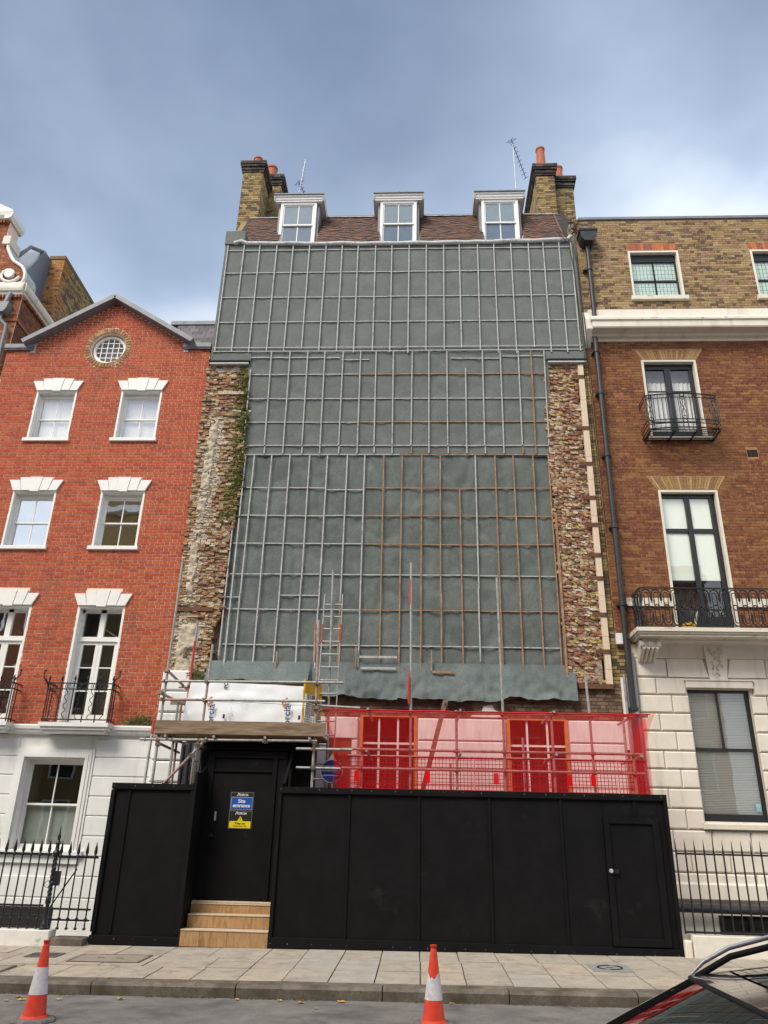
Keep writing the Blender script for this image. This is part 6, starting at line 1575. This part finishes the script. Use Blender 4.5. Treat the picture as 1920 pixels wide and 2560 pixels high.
# netting
nt_ = thing('red_netting', 'see-through red debris netting hung from the scaffold above the hoarding', 'netting', (1.2, 14.48, 2.2))
def nf(u, v):
    x = -1.80 + 5.90 * u; z = 3.83 - 1.55 * v
    if u < .12: x += .42 * (v ** .8) * (1 - u / .12) 
    y = NY - .045 + .022 * sin(x * 9 + v * 2) * v + .03 * noise.noise(Vector((x * 1.4, z * 1.2, 2))) * (0.2 + v) - .01
    return (x, min(y, NY - .03), z)
o('sheet', B().grid(nf, 90, 18), M_net, nt_, smooth=60)
def ne(u, v):
    y = NY - .05 + .95 * u; z = 3.83 - 1.55 * v + .06 * exp(-((u) / .2) ** 2) * (1 - v)
    x = 4.10 + .18 * exp(-v * 3.2) * (1 - .3 * u) + .02 * sin(y * 14 + v * 4) - .12 * sin(pi * min(1, v)) * .8
    return (x, y, z)
o('sheet', B().grid(ne, 24, 18), M_net, nt_, smooth=60)
def nc(u, v):       # gathered strip at the left edge
    x = -1.80 + .40 * (v ** .85) + (.07 + .03 * v) * u; z = 3.80 - 1.5 * v; return (x, NY - .075 + .03 * sin(u * 9), z)
o('sheet', B().grid(nc, 10, 14), M_net, nt_, smooth=60)
o('hem', B().path([(-1.80 + 6.0 * i / 40, NY - .03, 3.825 + .006 * sin(i)) for i in range(41)], .012, 6), mat('red_hem', (.55,.03,.03), namt=.1), nt_, smooth=60)

# ================================================================== railings
def railing(name, label, x0, x1, y, zb, zt, pitch, spear, m=M_iron, rails=(), group=None):
    t = thing(name, label, 'railing', ((x0 + x1) / 2, y, zb), group)
    for z, hgt in rails: o('rail', B().box(x0, x1, y - .012, y + .012, z - hgt / 2, z + hgt / 2), m, t)
    if spear: pr = [(.013, 0), (.013, zt - zb - .26), (.030, zt - zb - .245), (.034, zt - zb - .225), (.016, zt - zb - .20), (.030, zt - zb - .17), (.022, zt - zb - .10), (.002, zt - zb)]
    else: pr = [(.0135, 0), (.0135, zt - zb - .24), (.017, zt - zb - .20), (.011, zt - zb - .13), (.002, zt - zb)]
    q = B().lathe(pr, (0, 0, 0), 8)
    if spear:
        for z in (.30, .16, .02): q.lathe([(.014, -.02), (.034, 0), (.014, .02)], (0, 0, z), 8)
    me = q.mesh('bar', m, 40)
    x = x1 - .06
    while x > x0: o('bar', me, None, t, (x, y, zb)); x -= pitch
    return t
rl = railing('iron_railing', 'black spearhead iron railing with gate post before the white left house', -9.6, -6.16, 13.92, .16, 1.50, .148, True, rails=((1.27, .04), (.50, .03), (.35, .03)))
rl2 = railing('iron_railing', 'short run of black spearhead railing beside the black hoarding', -6.02, -5.36, 13.92, .16, 1.48, .148, True, rails=((1.24, .04), (.46, .03), (.30, .03)))
gp_ = thing('gate_post', 'twisted black iron gate post with tall finial between the left railings', 'gate post', (-6.09, 13.92, .1))
q = B().lathe([(.07, 0), (.07, .06), (.05, .08), (.05, .12), (.035, .14), (.030, .40), (.045, .42), (.045, .5), (.030, .52), (.030, 1.10), (.05, 1.12), (.06, 1.18), (.035, 1.22), (.030, 1.30), (.045, 1.33), (.02, 1.37), (.032, 1.43), (.016, 1.47), (.002, 1.60)], (-6.09, 13.92, .12), 12); o('post', q, M_iron, gp_, smooth=40)
q = B()
for s_ in range(3): q.path([(-6.09 + .032 * cos(k * .5 + s_ * 2.1), 13.92 + .032 * sin(k * .5 + s_ * 2.1), .65 + .55 * k / 30) for k in range(31)], .009, 5)
o('twist', q, M_iron, gp_, smooth=60)
o('lock_box', B().box(-6.06, -5.96, 13.89, 13.95, .80, 1.02), M_iron, gp_); o('stay', B().tube((-6.3, 14.3, .3), (-5.75, 14.05, 1.05), .012, 8), M_iron, gp_)
o('wire_coil', B().path([(-6.13 + .05 * cos(k * .7), 13.86 + .01 * (k % 2), .82 + .05 * sin(k * .7)) for k in range(26)], .004, 4), M_iron, gp_)
lb = tag(o('plinth_wall', B().bbox(-9.8, -5.93, 13.80, 14.06, -.12, .155, .012), mat('chipped_white_plinth', [(.66,.66,.62),(.72,.72,.68)], namt=.08, nscale=3, dirt=(.12,.14,.06), dscale=3.2, dpos=(.60,.72))), 'low white plinth under the left iron railing', 'plinth')
st2 = tag(o('stone_step', B().bbox(-5.92, -5.38, 13.84, 14.2, -.12, .05, .012), M_kerb), 'worn stone step beside the left end of the hoarding', 'step')
rr_ = railing('iron_railing', 'plain black iron railing with pointed bars before the cream house', 4.22, 9.6, 14.0, .36, 1.74, .152, False, rails=((1.52, .03), (.385, .03)))
rp_ = tag(o('plinth_wall', B().bbox(4.30, 9.8, 13.90, 14.16, -.05, .345, .012), mat('mossy_cream_plinth', [(.62,.60,.53),(.68,.66,.59)], namt=.08, nscale=3, dirt=(.13,.15,.07), dscale=3.0, dpos=(.58,.72))), 'low cream plinth under the right iron railing', 'plinth')
rp2 = tag(o('broken_plinth', B().bbox(4.17, 4.285, 13.92, 14.16, -.05, .27, .02), M_cream), 'short broken end of cream plinth touching the hoarding', 'plinth')

# ================================================================== cones
def cone(x, y, rotz, label, torn=False):
    z = rz(x) + .035 * sin(pi * (y - .6) / 10.6) - .015
    t = thing('traffic_cone', label, 'cone', (x, y, z), 'traffic cones at the kerb')
    q = B(); n = 8
    prof_ = [(.21, 0), (.215, .012), (.205, .03), (.17, .04)]
    vs = []
    for r_, zz in prof_:
        for k in range(8): a = pi / 8 + k * pi / 4; vs.append((r_ * 1.08 * cos(a), r_ * 1.08 * sin(a), zz))
    q.add(vs, [(8*i + k, 8*i + (k+1) % 8, 8*i + 8 + (k+1) % 8, 8*i + 8 + k) for i in range(3) for k in range(8)] + [tuple(range(7, -1, -1)), tuple(range(24, 32))])
    o('base', q, M_rubber, t, (x, y, z), (0, 0, rotz))
    def rad(h): return .125 - (.125 - .034) * (h / .70)
    def ring(h0, h1, off, m, nm, n_=24, jag=None):
        q = B(); K = 6
        vs = [((rad(h0 + (h1 - h0) * j / K) + off) * cos(2*pi*i/n_), (rad(h0 + (h1 - h0) * j / K) + off) * sin(2*pi*i/n_), (h0 + (h1 - h0) * j / K) + (jag(i) if jag and j == K else 0)) for j in range(K + 1) for i in range(n_)]
        q.add(vs, [(j*n_ + i, j*n_ + (i+1) % n_, (j+1)*n_ + (i+1) % n_, (j+1)*n_ + i) for j in range(K) for i in range(n_)])
        o(nm, q, m, t, (x, y, z), smooth=60)
    ring(.035, .70, 0, M_cone, 'cone_body')
    o('top', B().lathe([(.034, .70), (.030, .705), (.030, .73), (.036, .735), (.036, .75), (.02, .752)], (x, y, z), 16), M_cone, t, smooth=50)
    o('skirt', B().lathe([(.145, .03), (.14, .045), (.126, .06)], (x, y, z), 24), M_cone, t, smooth=50)
    h0, h1 = (.25, .50) if not torn else (.24, .43)
    jf = (lambda i: .02 * ((i * 7) % 5) / 4 + (.05 if i in (14, 15, 20, 21) else 0)) if torn else None
    ring(h0, h1, .003, M_conewhite, 'sleeve', 24, jf)
cone(-4.03, 9.36, .35, 'orange traffic cone with white band standing in the road at the left')
cone(.165, 9.62, .1, 'orange traffic cone with torn white sleeve at the middle of the kerb', True)

# leaves and litter in the gutter
leaf_pts = [(-3.6, 10.72, .05), (-5.1, 10.66, .045), (-4.85, 10.7, .05), (-4.72, 10.52, .045), (-4.87, 10.45, .04), (-4.3, 10.6, .035), (-2.2, 10.84, .04), (-1.68, 10.86, .04), (-1.41, 10.75, .05), (-1.18, 10.4, .03), (-.93, 10.86, .05), (.40, 10.9, .035), (-3.95, 11.2, .04)]
words = ['largest crumpled yellow leaf in the gutter before the left black panel', 'leftmost yellow leaf in the gutter', 'yellow leaf in the gutter left of the left cone', 'pale yellow leaf just behind the left cone', 'tan leaf on the road left of the left cone', 'small tan leaf in the gutter right of the left cone', 'yellow leaf in the gutter below the steps', 'small leaf close to the kerb joint below the hoarding', 'yellow leaf in the gutter below the first hoarding panel', 'tiny pale leaf on the road away from the kerb', 'orange leaf against the kerb between joint and cone', 'small yellow leaf in the gutter right of the middle cone', 'pale leaf lying on the kerb top at the left']
def leafmesh(s_, seed):
    rr = random.Random(seed); q = B(); n = 9
    vs = [(0, 0, .012)]
    for i in range(n):
        a = 2 * pi * i / n; r_ = s_ * (1.2 if i % 2 else .75) * rr.uniform(.8, 1.2); vs.append((r_ * cos(a), r_ * sin(a) * .8, .010 + rr.uniform(0, .35) * s_))
    q.add(vs, [(0, 1 + i, 1 + (i + 1) % n) for i in range(n)]); q.tube((0, 0, .012), (s_ * 1.8, .2 * s_, .02), .0018, 4)
    return q
for k, ((x, y, s_), lb_) in enumerate(zip(leaf_pts, words)):
    zz = pz(x, y) + .002 if y > 11 else rz(x) + .035 * sin(pi * (y - .6) / 10.6) - .013
    tag(o('fallen_leaf', leafmesh(s_, k), M_leaffall, None, (x, y, zz), (0, 0, R.uniform(0, 6))), lb_, 'leaf', 'fallen leaves by the kerb')

# moss and grit in the gutter
q = B(); rr = random.Random(31)
for i in range(1500):
    x = rr.uniform(-8, 6)
    if noise.noise(Vector((x * .9, 2, 2))) < -.05: continue
    y = 10.985 - abs(rr.gauss(0, .018)); z = rz(x) + .035 * sin(pi * (y - .6) / 10.6) - .015; r_ = rr.uniform(.006, .016)
    c = Vector((x, y, z + r_ * .4)); q.add([c + Vector((-r_, 0, 0)), c + Vector((r_, 0, 0)), c + Vector((0, -r_, 0)), c + Vector((0, r_, 0)), c + Vector((0, 0, r_))], [(0, 2, 4), (2, 1, 4), (1, 3, 4), (3, 0, 4)])
me = bpy.data.meshes.new('gutter_moss'); me.from_pydata(q.v, [], q.f); me.materials.append(mat('gutter_moss', [(.06,.065,.025),(.09,.085,.04),(.05,.045,.03)], palette=True, namt=.3))
gm = o('gutter_moss', me); gm['kind'] = 'stuff'; gm['label'] = 'thin line of dark moss and grit in the gutter'; gm['category'] = 'moss'
# ================================================================== parked car, bottom right
car = thing('parked_car', 'black car with silver roof rail parked close by at the bottom right', 'car', (1.0, 2.4, -.25))
CY, GZ = 2.40, -.25
def interp(tab, x):
    for (a, va), (b, vb_) in zip(tab, tab[1:]):
        if a <= x <= b:
            t_ = (x - a) / (b - a); t_ = t_ * t_ * (3 - 2 * t_); return va + (vb_ - va) * t_
    return tab[0][1] if x < tab[0][0] else tab[-1][1]
top_t = [(-1.15, .30), (-1.05, .46), (-.6, .58), (.0, .68), (.25, .70), (1.2, .72), (2.6, .74), (3.05, .72), (3.2, .5)]
wid_t = [(-1.15, .55), (-.95, .78), (-.5, .87), (.3, .90), (2.2, .90), (2.9, .85), (3.2, .68)]
def bodyfn(u, v):
    x = -1.15 + 4.35 * u; zt = interp(top_t, x); hw = interp(wid_t, x); b = GZ + .20
    s_ = -1 if v < .5 else 1; t_ = abs(v - .5) * 2           # 0 centre of the top, 1 sill
    if t_ < .45: k = t_ / .45; yy = hw * .90 * k; zz = zt + .04 * (1 - k * k)
    elif t_ < .6: k = (t_ - .45) / .15; yy = hw * (.90 + .08 * sin(k * pi / 2)); zz = zt - .10 * (1 - cos(k * pi / 2))
    else: k = (t_ - .6) / .4; yy = hw * (.98 + .03 * sin(k * pi) - .05 * k * k); zz = (zt - .10) + (b - zt + .10) * k
    return (x, CY + s_ * yy, zz)
body = o('body', B().grid(bodyfn, 60, 40), M_carpaint, car, smooth=60)
o('underbody', B().box(-1.0, 3.05, CY - .78, CY + .78, GZ + .14, GZ + .3), M_tyre, car)
def ws_top(w_): return Vector((.905 - .11 * (1 - w_ * w_), CY + .60 * w_, 1.165 + .045 * (1 - w_ * w_)))
def ws_bot(w_): return Vector((.14 - .26 * (1 - w_ * w_), CY + .69 * w_, .70 + .03 * (1 - w_ * w_)))
def wsf(u, v):
    w_ = -1 + 2 * u; p = ws_bot(w_).lerp(ws_top(w_), v); p += Vector((-.01, 0, .03)) * sin(pi * v) * (.4 + .6 * (1 - w_ * w_)); return tuple(p)
o('windscreen', B().grid(wsf, 20, 14), G_car, car, smooth=60)
q = B().path([wsf(i / 20, 1) for i in range(21)], .007, 6); o('windscreen_seal', q, M_tyre, car, smooth=60)
def roof_z(x, w_): return 1.165 + .045 * (1 - w_ * w_) + .085 * sin(min(1, (x - .85) / 1.0) * pi / 2) - .10 * max(0, (x - 1.9) / 1.0) ** 2
def rf_(u, v, a=0, b=1):
    w_ = -1 + 2 * u; x0 = ws_top(w_).x; x = x0 + (2.85 - x0) * v; return (x, CY + (.60 - .03 * v) * w_, roof_z(x, w_) + (0 if v > 0 else 0))
def roofpart(a, b, lift=0): return B().grid(lambda u, v: tuple(Vector(rf_(u, a + (b - a) * v)) + Vector((0, 0, lift))), 20, 12)
o('roof', roofpart(0.004, .064), M_carpaint, car, smooth=60)
M_roofglass = mat('black_roof_glass', (.006,.007,.008), rough=.04, namt=0, spec=.7)
o('glass_roof', roofpart(.070, .60, .0), M_roofglass, car, smooth=60)
o('roof_seam', roofpart(.0, 1.0, -.012), M_tyre, car, smooth=60)
o('roof', roofpart(.606, 1.0), M_carpaint, car, smooth=60)
for s_ in (-1, 1):
    o('roof_rail', B().path([(.90, CY + s_ * .585, 1.175), (.95, CY + s_ * .60, 1.212), (1.04, CY + s_ * .60, 1.256), (1.18, CY + s_ * .60, 1.292), (1.45, CY + s_ * .60, 1.318), (2.0, CY + s_ * .60, 1.318), (2.5, CY + s_ * .59, 1.27), (2.75, CY + s_ * .58, 1.20)], lambda f: .004 + .004 * sin(pi * f) ** .3 if 0 < f < 1 else .004, 8), M_chrome, car, smooth=60)
    o('rail_foot', B().path([(.92, CY + s_ * .592, 1.17), (1.04, CY + s_ * .592, 1.232), (1.18, CY + s_ * .592, 1.266), (1.5, CY + s_ * .592, 1.288), (2.0, CY + s_ * .592, 1.288), (2.6, CY + s_ * .58, 1.2)], .010, 8), M_tyre, car, smooth=60)
    # A pillar and side glass
    o('pillar', B().path([tuple(Vector(wsf(0 if s_ < 0 else 1, k / 8)) + Vector((.012, s_ * .004, -.008))) for k in range(9)], .014, 8), M_carpaint, car, smooth=60)
    def sg_(u, v, s_=s_):
        x0, x1 = .24, 2.72; xa = x0 + (x1 - x0) * u; xb = .96 + (2.66 - .96) * u; x = xa + (xb - xa) * v
        zt = roof_z(max(.9, xb), 1) - .015; zz = .70 + (zt - .70) * v; yy = .79 + (.61 - .79) * v + .02 * sin(pi * v); return (x, CY + s_ * yy, zz)
    for a, b in ((.0, .36), (.40, .72), (.75, .97)): o('side_window', B().grid(lambda u, v, a=a, b=b: sg_(a + (b - a) * u, .04 + .92 * v), 10, 6), G_car, car, smooth=60)
    for a, b in ((.36, .40), (.72, .75), (.97, 1.0)): o('pillar', B().grid(lambda u, v, a=a, b=b: sg_(a + (b - a) * u, v), 2, 6), M_carpaint, car, smooth=60)
    o('window_trim', B().path([sg_(k / 20, 1) for k in range(21)], .016, 6), M_carpaint, car, smooth=60); o('window_trim', B().path([sg_(k / 20, 0.02) for k in range(21)], .010, 6), M_chrome, car, smooth=60)
    mp = Vector((.42, CY + s_ * .98, .80)); o('mirror', B().lathe([(.01, -.09), (.08, -.06), (.10, 0), (.07, .07), (.01, .09)], tuple(mp), 12), M_carpaint, car, smooth=60)
    for wx in (-.42, 2.28):
        wh = o('wheel', B().tube((wx, CY + s_ * .68, GZ + .315), (wx, CY + s_ * .895, GZ + .315), .315, 28), M_tyre, car, smooth=40)
        q = B().tube((wx, CY + s_ * .88, GZ + .315), (wx, CY + s_ * .902, GZ + .315), .20, 20)
        for k in range(5): a = 2 * pi * k / 5; q.beam((wx, CY + s_ * .905, GZ + .315), (wx + .2 * cos(a), CY + s_ * .905, GZ + .315 + .2 * sin(a)), .05, .012, (0, 1, 0))
        o('rim', q, M_alu, wh)
    o('headlight', B().lathe([(.01, -.05), (.10, -.02), (.11, .02), (.01, .06)], (-1.0, CY + s_ * .60, .30), 12), G_car, car, smooth=60)
    o('tail_light', B().box(3.02, 3.1, CY + s_ * .6 - .1, CY + s_ * .6 + .1, .42, .62), M_redtube, car)
def rw(u, v):
    w_ = -1 + 2 * u; a = Vector((3.05, CY + .72 * w_, .72)); b = Vector((2.84, CY + .57 * w_, roof_z(2.85, w_) - .01)); return tuple(a.lerp(b, v))
o('rear_window', B().grid(rw, 12, 8), G_car, car, smooth=60)
o('number_plate', B().box(-1.17, -1.155, CY - .26, CY + .26, .02, .13), M_signwhite, car)
q = B().box(.5, 2.6, CY - .55, CY + .55, .3, .5)
for x, yy in ((.95, -.35), (.95, .35), (1.9, -.35), (1.9, .35)): q.box(x, x + .16, CY + yy - .22, CY + yy + .22, .4, 1.0)
o('seats', q, M_tyre, car)
o('tax_disc', B().box(.50, .51, CY + .50, CY + .60, .92, .99).xf(Matrix.Identity(4)), mat('teal_sticker', (.03,.30,.26), namt=0), car)  # teal patch painted in as a reflection in the windscreen

# ================================================================== the other side of the street, seen only as reflections
struct(o('near_pavement', B().box(-40, 40, -3.6, .58, -.4, -.13), M_slab))
def opposite(x0, x1, h, m, mm, label, seed):
    t = thing('opposite_house', label, 'house', ((x0 + x1) / 2, -4, 0)); rr = random.Random(seed)
    q = B().box(x0, x1, -12, -4.0, -.4, h); o('wall', q, m, t)
    o('cornice', B().box(x0, x1, -3.998, -3.6, h - .9, h - .5), M_stucco, t)
    n_ = max(2, int((x1 - x0) / 2.1)); st_ = int((h - 1) / 3.1)
    for f in range(st_):
        for k in range(n_):
            cx = x0 + (x1 - x0) * (k + .5) / n_; z = 1.0 + 3.1 * f
            wn_ = o('window', B().box(cx - .62, cx + .62, -3.998, -3.93, z - .08, z + 2.08), M_white, t)
            o('pane', B().box(cx - .52, cx + .52, -3.928, -3.92, z, z + 2.0), M_dark, wn_)
    o('chimney', B().box(x0 + .3, x0 + 1.3, -9, -7, h, h + 1.8), m, t)
opposite(-30, -18.01, 13.5, M_brown, None, 'brown brick house across the street, mirrored in the far left panes', 1)
opposite(-18, -12.5, 18.2, M_stock, None, 'tall yellow brick house across the street, mirrored in the dark middle pane', 5)
opposite(-12.49, -5.5, 14.2, M_stock, None, 'yellow brick house across the street, mirrored in the red house panes', 2)
opposite(-5.49, 3.5, 15.2, M_brown, None, 'dark brick house across the street behind the viewer', 3)
opposite(3.51, 14, 14.6, M_gred, None, 'red brick house across the street, mirrored in the right windows', 4)
